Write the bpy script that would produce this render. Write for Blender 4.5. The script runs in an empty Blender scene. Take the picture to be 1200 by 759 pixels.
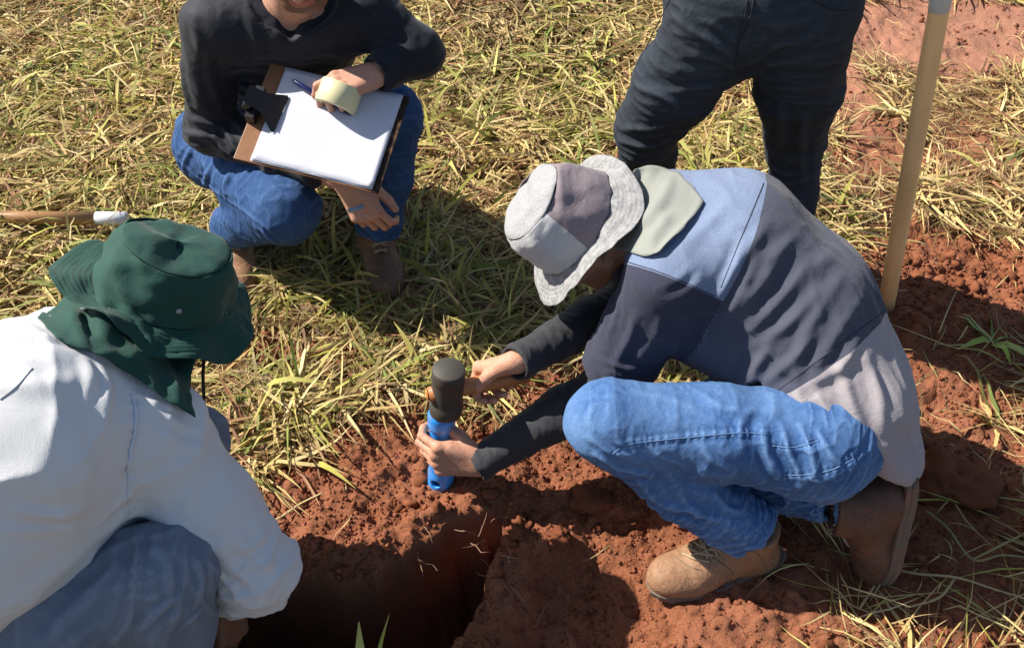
import bpy, bmesh, math, random
import numpy as np
from mathutils import Vector, Matrix
from mathutils.bvhtree import BVHTree
random.seed(3); rng = np.random.default_rng(3)
sc = bpy.context.scene
COL = sc.collection

# ------------------------------------------------------------ camera
CAM_H = 1.75; TILT = math.radians(44); FPX = 1128.0
cam_d = bpy.data.cameras.new('camera'); cam = bpy.data.objects.new('camera', cam_d); COL.objects.link(cam)
cam.location = (0, 0, CAM_H); cam.rotation_euler = (math.radians(90) - TILT, 0, 0)
cam_d.sensor_width = 36; cam_d.lens = 36 * FPX / 1200; cam_d.clip_start = .05; cam_d.clip_end = 2000
sc.camera = cam

# ------------------------------------------------------------ sky and sun
SUN = Vector((.74, -.20, -.77)).normalized()          # the way the light travels
world = bpy.data.worlds.new('World'); sc.world = world; world.use_nodes = True
nt = world.node_tree; nt.nodes.clear()
wo = nt.nodes.new('ShaderNodeOutputWorld'); bg = nt.nodes.new('ShaderNodeBackground'); sk = nt.nodes.new('ShaderNodeTexSky')
sk.sky_type = 'NISHITA'; sk.sun_disc = False
sk.sun_elevation = math.asin(-SUN.z); sk.sun_rotation = math.atan2(-SUN.x, -SUN.y)
sk.air_density = 1.0; sk.dust_density = 1.0; sk.ozone_density = 1.0
bg.inputs['Strength'].default_value = .075
nt.links.new(sk.outputs[0], bg.inputs[0]); nt.links.new(bg.outputs[0], wo.inputs[0])
sun_d = bpy.data.lights.new('sun', 'SUN'); sun = bpy.data.objects.new('sun', sun_d); COL.objects.link(sun)
sun_d.energy = 4.9; sun_d.angle = math.radians(.5); sun_d.color = (1, .94, .84)
sun.rotation_euler = SUN.to_track_quat('-Z', 'Y').to_euler(); sun.location = (-6, 2, 7)
vs = sc.view_settings; vs.view_transform = 'Standard'; vs.look = 'None'; vs.exposure = 0.95; vs.gamma = 1; vs.use_curve_mapping = False

# ------------------------------------------------------------ camera geometry of the photograph (pixel -> place in the world)
A = lambda *v: np.array(v, float)
RT = A(1, 0, 0); FW = A(0, math.cos(TILT), -math.sin(TILT)); UPC = A(0, math.sin(TILT), math.cos(TILT)); CP = A(0, 0, CAM_H)
def ray(x, y): return FW + (x - 600) / FPX * RT - (y - 379.5) / FPX * UPC
def PZ(x, y, z): d = ray(x, y); return CP + d * (z - CAM_H) / d[2]
def PY(x, y, Y): d = ray(x, y); return CP + d * (Y / d[1])
def PD(x, y, dep): return CP + ray(x, y) * dep
def px_of(P):
    P = np.atleast_2d(P) - CP; dep = P @ FW
    return 600 + FPX * (P @ RT) / dep, 379.5 - FPX * (P @ UPC) / dep, dep
def unit(v): v = np.asarray(v, float); return v / (np.linalg.norm(v) + 1e-12)

# ------------------------------------------------------------ noise
def _h(ix, iy, iz, s):
    n = (ix.astype(np.int64) * 374761393 + iy.astype(np.int64) * 668265263 + iz.astype(np.int64) * 2147483647 + s * 1274126177) & 0xffffffff
    n = ((n ^ (n >> 13)) * 1274126177) & 0xffffffff
    n = (n ^ (n >> 16)) & 0xffffff
    return n / float(0xffffff) * 2 - 1
def vn(x, y, z=None, s=0):
    x = np.asarray(x, float); y = np.asarray(y, float)
    if z is None:
        ix, iy = np.floor(x), np.floor(y); fx, fy = x - ix, y - iy
        fx = fx * fx * (3 - 2 * fx); fy = fy * fy * (3 - 2 * fy); o = np.zeros_like(ix)
        return ((_h(ix, iy, o, s) * (1 - fx) + _h(ix + 1, iy, o, s) * fx) * (1 - fy) + (_h(ix, iy + 1, o, s) * (1 - fx) + _h(ix + 1, iy + 1, o, s) * fx) * fy)
    z = np.asarray(z, float)
    ix, iy, iz = np.floor(x), np.floor(y), np.floor(z); fx, fy, fz = x - ix, y - iy, z - iz
    fx = fx * fx * (3 - 2 * fx); fy = fy * fy * (3 - 2 * fy); fz = fz * fz * (3 - 2 * fz)
    r = 0
    for a in (0, 1):
        for b in (0, 1):
            for c in (0, 1):
                r = r + _h(ix + a, iy + b, iz + c, s) * (fx if a else 1 - fx) * (fy if b else 1 - fy) * (fz if c else 1 - fz)
    return r
def fbm(x, y, f, o=4, s=0, g=.5):
    r = 0; a = 1
    for i in range(o): r = r + a * vn(x * f + 17.3 * i, y * f - 9.1 * i, s=s + i); a *= g; f *= 2.03
    return r
def sstep(a, b, x): t = np.clip((x - a) / (b - a), 0, 1); return t * t * (3 - 2 * t)

# ------------------------------------------------------------ tagging
def tag(o, label=None, cat=None, group=None, kind=None):
    if label: o['label'] = label
    if cat: o['category'] = cat
    if group: o['group'] = group
    if kind: o['kind'] = kind
    return o
def empty(name, loc):
    o = bpy.data.objects.new(name, None); COL.objects.link(o); o.location = Vector(loc); o.empty_display_size = .1; return o
def link(name, me, mat=None, parent=None, smooth=True):
    o = bpy.data.objects.new(name, me); COL.objects.link(o)
    if mat is not None:
        for m in (mat if isinstance(mat, (list, tuple)) else [mat]): me.materials.append(m)
    if smooth and len(me.polygons): me.polygons.foreach_set('use_smooth', np.ones(len(me.polygons), bool))
    if parent is not None:
        o.parent = parent
        t = Vector((0, 0, 0)); p = parent
        while p is not None: t -= p.location; p = p.parent
        o.location = t                                  # vertices are written in world metres
    return o
def mesh_arr(name, V, Q):
    """V Nx3, Q Mx4 or Mx3"""
    V = np.asarray(V, np.float32); Q = np.asarray(Q, np.int32); me = bpy.data.meshes.new(name); k = Q.shape[1]
    me.vertices.add(len(V)); me.vertices.foreach_set('co', V.ravel())
    me.loops.add(Q.size); me.loops.foreach_set('vertex_index', Q.ravel())
    me.polygons.add(len(Q)); me.polygons.foreach_set('loop_start', np.arange(0, Q.size, k, dtype=np.int32)); me.polygons.foreach_set('loop_total', np.full(len(Q), k, np.int32))
    me.update(calc_edges=True); return me
def vcol(me, C, name='col'):
    a = me.color_attributes.new(name, 'FLOAT_COLOR', 'POINT')
    C = np.asarray(C, np.float32)
    if C.shape[1] == 3: C = np.concatenate([C, np.ones((len(C), 1), np.float32)], 1)
    a.data.foreach_set('color', C.ravel())

# ------------------------------------------------------------ materials
def N(t, k, **p):
    n = t.nodes.new(k)
    for a, v in p.items():
        if a[0] == '_': n.inputs[a[1:].replace('_', ' ')].default_value = v
        else: setattr(n, a, v)
    return n
def base_mat(name, rough=.85, spec=.3):
    m = bpy.data.materials.new(name); m.use_nodes = True; t = m.node_tree; b = t.nodes['Principled BSDF']
    b.inputs['Roughness'].default_value = rough; b.inputs['Specular IOR Level'].default_value = spec
    return m, t, b
def ramp(t, fac, stops):
    r = N(t, 'ShaderNodeValToRGB'); e = r.color_ramp.elements
    while len(e) > 1: e.remove(e[-1])
    e[0].position = stops[0][0]; e[0].color = (*stops[0][1], 1)
    for p, c in stops[1:]: q = e.new(p); q.color = (*c, 1)
    t.links.new(fac, r.inputs[0]); return r.outputs[0]
def noise(t, scale, detail=4, rough=.55, dist=0, vec=None):
    n = N(t, 'ShaderNodeTexNoise', _Scale=scale, _Detail=detail, _Roughness=rough, _Distortion=dist)
    if vec is None: vec = N(t, 'ShaderNodeTexCoord').outputs['Object']
    t.links.new(vec, n.inputs['Vector']); return n.outputs['Fac']
def mixc(t, f, a, b, mode='MIX'):
    m = N(t, 'ShaderNodeMix', data_type='RGBA', blend_type=mode)
    for s, v in ((m.inputs['Factor'], f), (m.inputs['A'], a), (m.inputs['B'], b)):
        if hasattr(v, 'links'): t.links.new(v, s)
        elif isinstance(v, (int, float)): s.default_value = v
        else: s.default_value = (*v, 1)
    return m.outputs['Result']
def bump(t, b, hs, strength=.5, dist=.002):
    prev = None
    for h, d in hs:
        u = N(t, 'ShaderNodeBump', _Strength=strength, _Distance=d); t.links.new(h, u.inputs['Height'])
        if prev: t.links.new(prev, u.inputs['Normal'])
        prev = u.outputs[0]
    t.links.new(prev, b.inputs['Normal'])
def cloth(name, c, c2=None, heather=0, rough=.92, weave=900, fold=.0018, spec=.15, sheen=.1, grime=None, fscale=26):
    m, t, b = base_mat(name, rough, spec); c2 = c2 or tuple(x * .72 for x in c)
    big = noise(t, 9, 5, .6); col = mixc(t, big, c, c2)
    fine = noise(t, 420, 2, .6)
    if heather: col = mixc(t, ramp(t, fine, [(.38, (0, 0, 0)), (.62, (1, 1, 1))]), col, tuple(min(1, x * (1 + heather)) for x in c))
    if grime: col = mixc(t, ramp(t, noise(t, 5, 6, .7), [(.52, (0, 0, 0)), (.75, (.8, .8, .8))]), col, grime)
    t.links.new(col, b.inputs['Base Color']); b.inputs['Sheen Weight'].default_value = sheen
    bump(t, b, [(noise(t, fscale, 5, .62, .8), fold * 4), (fine, .0005)], .5)
    return m
def denim(name, c, fade, fadeamt=.5, spec=.15):
    m, t, b = base_mat(name, .9, spec)
    big = noise(t, 7, 5, .6); streak = noise(t, 60, 4, .6, 1.5); fine = noise(t, 700, 2, .5)
    f = N(t, 'ShaderNodeMath', operation='MULTIPLY'); t.links.new(ramp(t, big, [(.35, (0, 0, 0)), (.7, (1, 1, 1))]), f.inputs[0]); f.inputs[1].default_value = fadeamt
    col = mixc(t, f.outputs[0], c, fade)
    col = mixc(t, ramp(t, streak, [(.4, (.0, .0, .0)), (.75, (.45, .45, .45))]), col, fade)
    g = N(t, 'ShaderNodeNewGeometry'); wear = ramp(t, g.outputs['Pointiness'], [(.498, (0, 0, 0)), (.535, (.6, .6, .6))])
    col = mixc(t, wear, col, tuple(min(1, x * 1.35 + .02) for x in fade))
    col = mixc(t, fine, col, tuple(x * .6 for x in c)); 
    t.links.new(col, b.inputs['Base Color']); bump(t, b, [(streak, .0028), (noise(t, 16, 4, .5, .6), .002), (fine, .0006)], .5)
    return m
def leather(name, c, c2, rough=.6):
    m, t, b = base_mat(name, rough, .35)
    col = mixc(t, noise(t, 30, 6, .65), c, c2)
    col = mixc(t, ramp(t, noise(t, 14, 6, .7), [(.5, (0, 0, 0)), (.7, (.7, .7, .7))]), col, (.22, .085, .045))
    t.links.new(col, b.inputs['Base Color']); col = mixc(t, ramp(t, noise(t, 70, 6, .75, 1.2), [(.50, (0, 0, 0)), (.68, (.8, .8, .8))]), col, tuple(x * .5 for x in c2)); t.links.new(col, b.inputs['Base Color'])
    bump(t, b, [(noise(t, 38, 6, .65, .8), .007), (noise(t, 260, 3), .0008)], .6); return m
def plain(name, c, rough=.5, spec=.4, var=.2, ns=40, bd=.0006, dirt=None):
    m, t, b = base_mat(name, rough, spec)
    col = mixc(t, noise(t, ns, 5, .6), c, tuple(x * (1 - var) for x in c))
    if dirt: col = mixc(t, ramp(t, noise(t, 22, 6, .7), [(.5, (0, 0, 0)), (.68, (.85, .85, .85))]), col, dirt)
    t.links.new(col, b.inputs['Base Color']); bump(t, b, [(noise(t, ns * 3, 4), bd)], .5); return m
def skinmat(name, c, c2):
    m, t, b = base_mat(name, .55, .35)
    at = N(t, 'ShaderNodeVertexColor', layer_name='col')
    col = mixc(t, noise(t, 45, 4, .6), c, c2)
    col = mixc(t, ramp(t, noise(t, 160, 5, .7), [(.45, (0, 0, 0)), (.7, (.5, .5, .5))]), col, tuple(x * .62 for x in c2)); col = mixc(t, 1.0, col, at.outputs[0], 'MULTIPLY')
    t.links.new(col, b.inputs['Base Color']); b.inputs['Subsurface Weight'].default_value = .08; b.inputs['Subsurface Radius'].default_value = (.01, .004, .002); b.inputs['Subsurface Scale'].default_value = .5
    bump(t, b, [(noise(t, 90, 5, .65, 1.0), .0022), (noise(t, 400, 3), .0006)], .6); return m
SOIL = (.285, .105, .052)
def attrmat(name, rough=.7, spec=.25, trans=0, ns=200, bd=.0008):
    m, t, b = base_mat(name, rough, spec)
    at = N(t, 'ShaderNodeVertexColor', layer_name='col')
    col = mixc(t, noise(t, ns, 3), at.outputs[0], (.5, .5, .5), 'MULTIPLY'); col = mixc(t, .45, at.outputs[0], col)
    t.links.new(col, b.inputs['Base Color']); bump(t, b, [(noise(t, ns, 3), bd)], .4)
    if trans:
        tr = N(t, 'ShaderNodeBsdfTranslucent'); t.links.new(at.outputs[0], tr.inputs[0]); mx = N(t, 'ShaderNodeMixShader'); mx.inputs[0].default_value = trans
        t.links.new(b.outputs[0], mx.inputs[1]); t.links.new(tr.outputs[0], mx.inputs[2]); t.links.new(mx.outputs[0], t.nodes['Material Output'].inputs[0])
    return m
def wood(name, c, c2, axis):
    m, t, b = base_mat(name, .45, .35)
    tc = N(t, 'ShaderNodeTexCoord'); mp = N(t, 'ShaderNodeMapping'); t.links.new(tc.outputs['Object'], mp.inputs[0])
    mp.inputs['Rotation'].default_value = axis; mp.inputs['Scale'].default_value = (60, 60, 3)
    g = noise(t, 1, 5, .6, .6, mp.outputs[0]); col = mixc(t, g, c, c2)
    col = mixc(t, ramp(t, noise(t, 9, 5, .7), [(.5, (0, 0, 0)), (.72, (.25, .25, .25))]), col, (.36, .17, .08))
    t.links.new(col, b.inputs['Base Color']); bump(t, b, [(g, .0008)], .4); return m
# ------------------------------------------------------------ solid modelling: smooth unions of tapered limbs, meshed as one surface
class Body:
    def __init__(s, lo, hi, h):
        s.lo = np.asarray(lo, float); s.h = h; s.n = np.ceil((np.asarray(hi) - s.lo) / h).astype(int) + 1
        s.F = np.full(tuple(s.n), .2, np.float32); s.ax = [s.lo[i] + np.arange(s.n[i]) * h for i in range(3)]
    def _win(s, lo, hi):
        a = np.clip(np.floor((lo - s.lo) / s.h).astype(int), 0, s.n); b = np.clip(np.ceil((hi - s.lo) / s.h).astype(int) + 1, 0, s.n)
        if np.any(b <= a): return None, None
        sl = tuple(slice(a[i], b[i]) for i in range(3))
        X, Y, Z = np.meshgrid(*[s.ax[i][sl[i]].astype(np.float32) for i in range(3)], indexing='ij')
        return sl, (X, Y, Z)
    def _put(s, sl, d, k, sub):
        F = s.F[sl]
        if sub:
            d = -d; hh = np.clip(.5 - .5 * (d - F) / k, 0, 1) if k else None
            s.F[sl] = (d * (1 - hh) + F * hh + k * hh * (1 - hh)) if k else np.maximum(F, d)
        else:
            hh = np.clip(.5 + .5 * (F - d) / k, 0, 1); s.F[sl] = F * (1 - hh) + d * hh - k * hh * (1 - hh)
    def cone(s, a, b, r1, r2, k=.02, flat=None, fs=1., sub=False):
        a = np.asarray(a, float); b = np.asarray(b, float); m = max(r1, r2) * max(1, fs) + k * 1.5 + .015
        sl, G = s._win(np.minimum(a, b) - m, np.maximum(a, b) + m)
        if sl is None: return s
        P = [G[i] - np.float32(a[i]) for i in range(3)]; ba = b - a
        if flat is not None:
            n = unit(flat); q = (P[0] * n[0] + P[1] * n[1] + P[2] * n[2]) * np.float32(1 / fs - 1); P = [P[i] + q * np.float32(n[i]) for i in range(3)]
            ba = ba + n * (ba @ n) * (1 / fs - 1)
        L2 = ba @ ba + 1e-12; t = np.clip((P[0] * ba[0] + P[1] * ba[1] + P[2] * ba[2]) / L2, 0, 1).astype(np.float32)
        d = np.sqrt((P[0] - t * ba[0]) ** 2 + (P[1] - t * ba[1]) ** 2 + (P[2] - t * ba[2]) ** 2) - (r1 + (r2 - r1) * t)
        if flat is not None and fs < 1: d = d * np.float32(.5 + .5 * fs)
        s._put(sl, d.astype(np.float32), k, sub); return s
    def chain(s, pts, k=.02, flat=None, fs=1.):
        for p, q in zip(pts[:-1], pts[1:]): s.cone(p[0], q[0], p[1], q[1], k, flat, fs)
        return s
    def ell(s, c, r, Rm=None, k=.02, sub=False):
        c = np.asarray(c, float); r = np.asarray(r, float); m = r.max() + k * 1.5 + .01
        sl, G = s._win(c - m, c + m)
        if sl is None: return s
        P = np.stack([G[i] - c[i] for i in range(3)], -1)
        if Rm is not None: P = P @ Rm                     # columns of Rm are the local axes
        q = np.sqrt(((P / r) ** 2).sum(-1)); g = np.sqrt(((P / r ** 2) ** 2).sum(-1)) + 1e-6
        s._put(sl, (q * (q - 1) / g).astype(np.float32), k, sub); return s
    def box(s, c, hs, Rm, rd=.005, k=.005, sub=False):
        c = np.asarray(c, float); hs = np.asarray(hs, float); m = np.linalg.norm(hs) + k + .01
        sl, G = s._win(c - m, c + m)
        if sl is None: return s
        P = np.stack([G[i] - c[i] for i in range(3)], -1) @ Rm
        q = np.abs(P) - (hs - rd); d = np.linalg.norm(np.maximum(q, 0), axis=-1) + np.minimum(q.max(-1), 0) - rd
        s._put(sl, d.astype(np.float32), k, sub); return s
    def cut(s, p, n, ball=None):
        """remove what lies on the n side of the plane (inside the ball only, when given)"""
        n = unit(n); X, Y, Z = np.meshgrid(*[a.astype(np.float32) for a in s.ax], indexing='ij')
        d = (X - p[0]) * n[0] + (Y - p[1]) * n[1] + (Z - p[2]) * n[2]
        if ball is not None:
            c, r = ball; e = np.sqrt((X - c[0]) ** 2 + (Y - c[1]) ** 2 + (Z - c[2]) ** 2) - r; d = np.minimum(d, -e)
        s.F = np.maximum(s.F, d.astype(np.float32)); return s
    def mesh(s, smooth=2):
        F = s.F.copy(); F[[0, -1]] = .05; F[:, [0, -1]] = .05; F[:, :, [0, -1]] = .05
        I = F < 0; nx, ny, nz = F.shape; c = I[:-1, :-1, :-1].astype(np.int8)
        tot = np.zeros((nx - 1, ny - 1, nz - 1), np.int8)
        offs = [(a, b, d) for a in (0, 1) for b in (0, 1) for d in (0, 1)]
        for a, b, d in offs: tot += I[a:nx - 1 + a, b:ny - 1 + b, d:nz - 1 + d]
        act = (tot > 0) & (tot < 8); idx = np.full(act.shape, -1, np.int32); ii = np.argwhere(act); idx[act] = np.arange(len(ii))
        S = np.zeros((len(ii), 3)); W = np.zeros(len(ii))
        for p in offs:
            for ax in range(3):
                if p[ax]: continue
                q = list(p); q[ax] = 1
                f0 = F[ii[:, 0] + p[0], ii[:, 1] + p[1], ii[:, 2] + p[2]]; f1 = F[ii[:, 0] + q[0], ii[:, 1] + q[1], ii[:, 2] + q[2]]
                m = (f0 < 0) != (f1 < 0); t = f0[m] / (f0[m] - f1[m]); v = np.tile(np.array(p, float), (m.sum(), 1)); v[:, ax] += t
                S[m] += v; W[m] += 1
        V = s.lo + (ii + S / W[:, None]) * s.h
        Q = []
        for ax in range(3):
            o = [0, 0, 0]; sl0 = [slice(1, -1)] * 3; sl0[ax] = slice(0, -1); sl1 = [slice(1, -1)] * 3; sl1[ax] = slice(1, None)
            a = I[tuple(sl0)]; b = I[tuple(sl1)]; e = np.argwhere(a != b); fl = a[tuple(e.T)]
            base = e + 1; base[:, ax] = e[:, ax]; u, v = (ax + 1) % 3, (ax + 2) % 3
            def cell(du, dv):
                w = base.copy(); w[:, u] -= du; w[:, v] -= dv; return idx[w[:, 0], w[:, 1], w[:, 2]]
            q = np.stack([cell(1, 1), cell(0, 1), cell(0, 0), cell(1, 0)], 1); q[~fl] = q[~fl][:, ::-1]; Q.append(q)
        Q = np.concatenate(Q); V = relax(V, Q, smooth); return V, Q
def relax(V, Q, n, lam=.5):
    if n <= 0: return V
    e = np.concatenate([Q[:, [0, 1]], Q[:, [1, 2]], Q[:, [2, 3]], Q[:, [3, 0]]]); i = np.concatenate([e[:, 0], e[:, 1]]); j = np.concatenate([e[:, 1], e[:, 0]])
    c = np.bincount(i, minlength=len(V)).astype(float)[:, None] + 1e-9
    for _ in range(n):
        for l in (lam, -lam * 1.02 if n > 2 else 0):
            if l == 0: continue
            S = np.stack([np.bincount(i, V[j, k], len(V)) for k in range(3)], 1); V = V + l * (S / c - V)
    return V
def normals(V, Q):
    n = np.cross(V[Q[:, 2]] - V[Q[:, 0]], V[Q[:, 3 % Q.shape[1]]] - V[Q[:, 1]]) if Q.shape[1] == 4 else np.cross(V[Q[:, 1]] - V[Q[:, 0]], V[Q[:, 2]] - V[Q[:, 0]])
    o = np.zeros_like(V)
    for k in range(Q.shape[1]):
        for a in range(3): o[:, a] += np.bincount(Q[:, k], n[:, a], len(V))
    return o / (np.linalg.norm(o, axis=1, keepdims=True) + 1e-12)
def bvh(V, Q): return BVHTree.FromPolygons([tuple(v) for v in V], [tuple(int(i) for i in q) for q in Q])
def hit(T, x, y, back=0.):
    d = Vector(ray(x, y)).normalized(); r = T.ray_cast(Vector(CP), d)
    return None if r[0] is None else np.array(r[0]) - np.array(d) * back
def spline(P, n=8):
    P = np.asarray(P, float)
    if len(P) < 3: return P[0] + (P[-1] - P[0]) * np.linspace(0, 1, n + 1)[:, None]
    E = np.vstack([2 * P[0] - P[1], P, 2 * P[-1] - P[-2]]); o = []
    for i in range(1, len(E) - 2):
        a, b, c, d = E[i - 1:i + 3]
        for t in np.arange(n) / n: o.append(.5 * (2 * b + (c - a) * t + (2 * a - 5 * b + 4 * c - d) * t * t + (3 * b - a - 3 * c + d) * t ** 3))
    o.append(P[-1]); return np.array(o)
def folds(V, Q, L, passes=1):
    """cloth folds: each entry (photo points along the crest, height, half width); laid on the surface in 3-D"""
    T = bvh(V, Q); Nn = normals(V, Q); D = np.zeros(len(V))
    for pts, amp, w in L:
        pp = spline([(p[0], p[1], 0) for p in pts], 6); H = [hit(T, p[0], p[1]) for p in pp]; H = [h for h in H if h is not None]
        if len(H) < 2: continue
        H = np.array(H); c = H.mean(0); R = np.linalg.norm(H - c, axis=1).max() + 4 * w
        m = np.nonzero(np.linalg.norm(V - c, axis=1) < R)[0]
        if not len(m): continue
        X = V[m]; best = np.full(len(m), 9.); tt = np.zeros(len(m)); n = len(H) - 1
        for i in range(n):
            a, b = H[i], H[i + 1]; ab = b - a; t = np.clip(((X - a) @ ab) / (ab @ ab + 1e-12), 0, 1); d = np.linalg.norm(X - a - t[:, None] * ab, axis=1)
            g = d < best; best[g] = d[g]; tt[g] = (i + t[g]) / n
        tap = np.clip(np.sin(np.pi * np.clip(tt * .9 + .05, 0, 1)), 0, 1) ** .6
        D[m] += amp * tap * (np.exp(-(best / w) ** 2) - .45 * np.exp(-((best - 1.9 * w) / w) ** 2))
    return V + Nn * D[:, None]
def crumple(V, Q, amp, f, axis=None, stretch=1., s=0, o=3, where=None):
    """soft irregular creasing; stretched along axis"""
    X = V.copy()
    if axis is not None: a = unit(axis); X = X - (X @ a)[:, None] * a * (1 - 1 / stretch)
    d = 0; A_ = 1; 
    for i in range(o):
        d = d + A_ * (1 - 2 * np.abs(vn(X[:, 0] * f + 3.1 * i, X[:, 1] * f, X[:, 2] * f, s + i))); A_ *= .5; f *= 1.9
    d = d * amp
    if where is not None: d = d * where(V)
    return V + normals(V, Q) * d[:, None]
def obj_arr(name, V, Q, mat, parent=None, C=None, fm=None, smooth=True):
    me = mesh_arr(name, V, Q)
    if C is not None: vcol(me, C)
    if fm is not None: me.polygons.foreach_set('material_index', np.asarray(fm, np.int32))
    return link(name, me, mat, parent, smooth)
def creases(V, Q, amp, f, axis=None, stretch=1., s=0, p=4, o=2, where=None):
    """narrow standing creases in pressed or bunched cloth"""
    X = V.copy()
    if axis is not None: a = unit(axis); X = X - (X @ a)[:, None] * a * (1 - 1 / stretch)
    X = X + .25 / f * np.stack([vn(V[:, 0] * f * .7, V[:, 1] * f * .7, V[:, 2] * f * .7, s + 9 + k) for k in range(3)], 1)
    d = 0; A_ = 1
    for i in range(o): d = d + A_ * (1 - np.abs(vn(X[:, 0] * f + 5.7 * i, X[:, 1] * f, X[:, 2] * f, s + i))) ** p; A_ *= .55; f *= 1.8
    d = (d - .35) * amp
    if where is not None: d = d * where(V)
    return V + normals(V, Q) * d[:, None]
def pucker(V, Q, L, amp=.0011, w=.008, per=.013):
    """the little gathers on both sides of a sewn seam"""
    T = bvh(V, Q); Nn = normals(V, Q); D = np.zeros(len(V))
    for pts in L:
        H = [hit(T, p[0], p[1]) for p in spline([(p[0], p[1], 0) for p in pts], 12)]; H = np.array([h for h in H if h is not None])
        if len(H) < 3: continue
        S = np.concatenate([[0], np.cumsum(np.linalg.norm(np.diff(H, axis=0), axis=1))]); c = H.mean(0); m = np.nonzero(np.linalg.norm(V - c, axis=1) < np.linalg.norm(H - c, axis=1).max() + 3 * w)[0]
        d = np.linalg.norm(V[m][:, None] - H[None], axis=2); k = d.argmin(1); d = d.min(1); D[m] += (amp * np.sin(2 * np.pi * S[k] / per + 1.5 * np.sin(S[k] * 90)) * np.exp(-((d - w * .5) / w) ** 2) - amp * 1.2 * np.exp(-(d / (w * .35)) ** 2))
    return V + Nn * D[:, None]
def facec(V, Q): return V[Q].mean(1)
def merge(parts):
    VV, QQ, o = [], [], 0
    for V, Q in parts: VV.append(V); QQ.append(Q + o); o += len(V)
    return np.concatenate(VV), np.concatenate(QQ)
def tube(P, r, n=8, cap=True):
    P = np.asarray(P, float); r = np.broadcast_to(np.asarray(r, float), (len(P),)); T = np.gradient(P, axis=0); T /= np.linalg.norm(T, axis=1)[:, None] + 1e-12
    u = unit(np.cross(T[0], A(.3, .2, .9))); V = []
    for i in range(len(P)):
        u = unit(u - T[i] * (u @ T[i])); w = np.cross(T[i], u)
        for k in range(n): a = 2 * math.pi * k / n; V.append(P[i] + r[i] * (math.cos(a) * u + math.sin(a) * w))
    Q = [(i * n + k, i * n + (k + 1) % n, (i + 1) * n + (k + 1) % n, (i + 1) * n + k) for i in range(len(P) - 1) for k in range(n)]
    if cap:
        for e, s in ((0, 1), (len(P) - 1, -1)):
            c = len(V); V.append(P[e])
            for k in range(0, n, 1):
                a, b = e * n + k, e * n + (k + 1) % n
                Q.append((c, b, a, a) if s > 0 else (c, a, b, b))
    Q = np.array(Q); return np.array(V), Q
def poly_mesh(name, V, F):
    me = bpy.data.meshes.new(name); me.from_pydata([tuple(v) for v in V], [], [tuple(dict.fromkeys(int(i) for i in f)) for f in F]); me.update(); return me
def tube_obj(name, P, r, mat, parent=None, n=8, smooth=True):
    V, Q = tube(P, r, n); return link(name, poly_mesh(name, V, Q), mat, parent, smooth)
def seam(T, pts, mat, parent, name='seam', r=.0009, lift=.0006, dash=False):
    pp = spline([(p[0], p[1], 0) for p in pts], 10); H = [hit(T, p[0], p[1], lift) for p in pp]; H = [h for h in H if h is not None]
    if len(H) > 2: return tube_obj(name, H, r, mat, parent, 5)
def lathe(prof, c, axis, n=32, wob=None):
    """prof: [(radius, height)], closed surface round an axis"""
    ax = unit(axis); u = unit(np.cross(ax, A(.13, .97, .2))); w = np.cross(ax, u); V = []
    for r, h in prof:
        for k in range(n): a = 2 * math.pi * k / n; V.append(c + ax * h + r * (math.cos(a) * u + math.sin(a) * w))
    F = [(i * n + k, i * n + (k + 1) % n, (i + 1) * n + (k + 1) % n, (i + 1) * n + k) for i in range(len(prof) - 1) for k in range(n)]
    return np.array(V), F
def patch(rows, nu=5, nv=5):
    """smooth sheet through a grid of control points rows[i][j] (3-D)"""
    G = np.array(rows, float); G = np.array([spline(r, nu) for r in G]); G = np.array([spline(G[:, j], nv) for j in range(G.shape[1])]).transpose(1, 0, 2); return G
def sheet(G, th, mat, name, parent, wr=0, wf=40, s=0, closed=False, fl=None, under=None):
    """a cloth sheet with real thickness from a grid of points"""
    ni, nj = G.shape[:2]; V = G.reshape(-1, 3); jj = nj if closed else nj - 1
    Q = np.array([(i * nj + j, i * nj + (j + 1) % nj, (i + 1) * nj + (j + 1) % nj, (i + 1) * nj + j) for i in range(ni - 1) for j in range(jj)])
    if wr: V = crumple(V, Q, wr, wf, s=s)
    if fl: V = V if not fl else folds(V, Q, fl)
    if under: V = clear(V.reshape(ni, nj, 3), under, .007).reshape(-1, 3)
    Nn = normals(V, Q); V2 = V - Nn * th; n = len(V); F = [tuple(q) for q in Q] + [tuple(n + q[::-1]) for q in Q]
    rims = [(0, range(jj)), (ni - 1, range(jj))]
    for i, rr in rims:
        for j in rr:
            a, b = i * nj + j, i * nj + (j + 1) % nj; F.append((b, a, a + n, b + n) if i == 0 else (a, b, b + n, a + n))
    if not closed:
        for j in (0, nj - 1):
            for i in range(ni - 1):
                a, b = i * nj + j, (i + 1) * nj + j; F.append((a, b, b + n, a + n) if j == 0 else (b, a, a + n, b + n))
    me = poly_mesh(name, np.vstack([V, V2]), F); bm = bmesh.new(); bm.from_mesh(me); bmesh.ops.recalc_face_normals(bm, faces=bm.faces); bm.to_mesh(me); bm.free()
    return link(name, me, mat, parent)
def frame(x, z):
    """3x3 with columns x, y, z: z made square to x"""
    x = unit(x); z = unit(np.asarray(z, float) - x * (np.asarray(z, float) @ x)); return np.stack([x, np.cross(z, x), z], 1)

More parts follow.
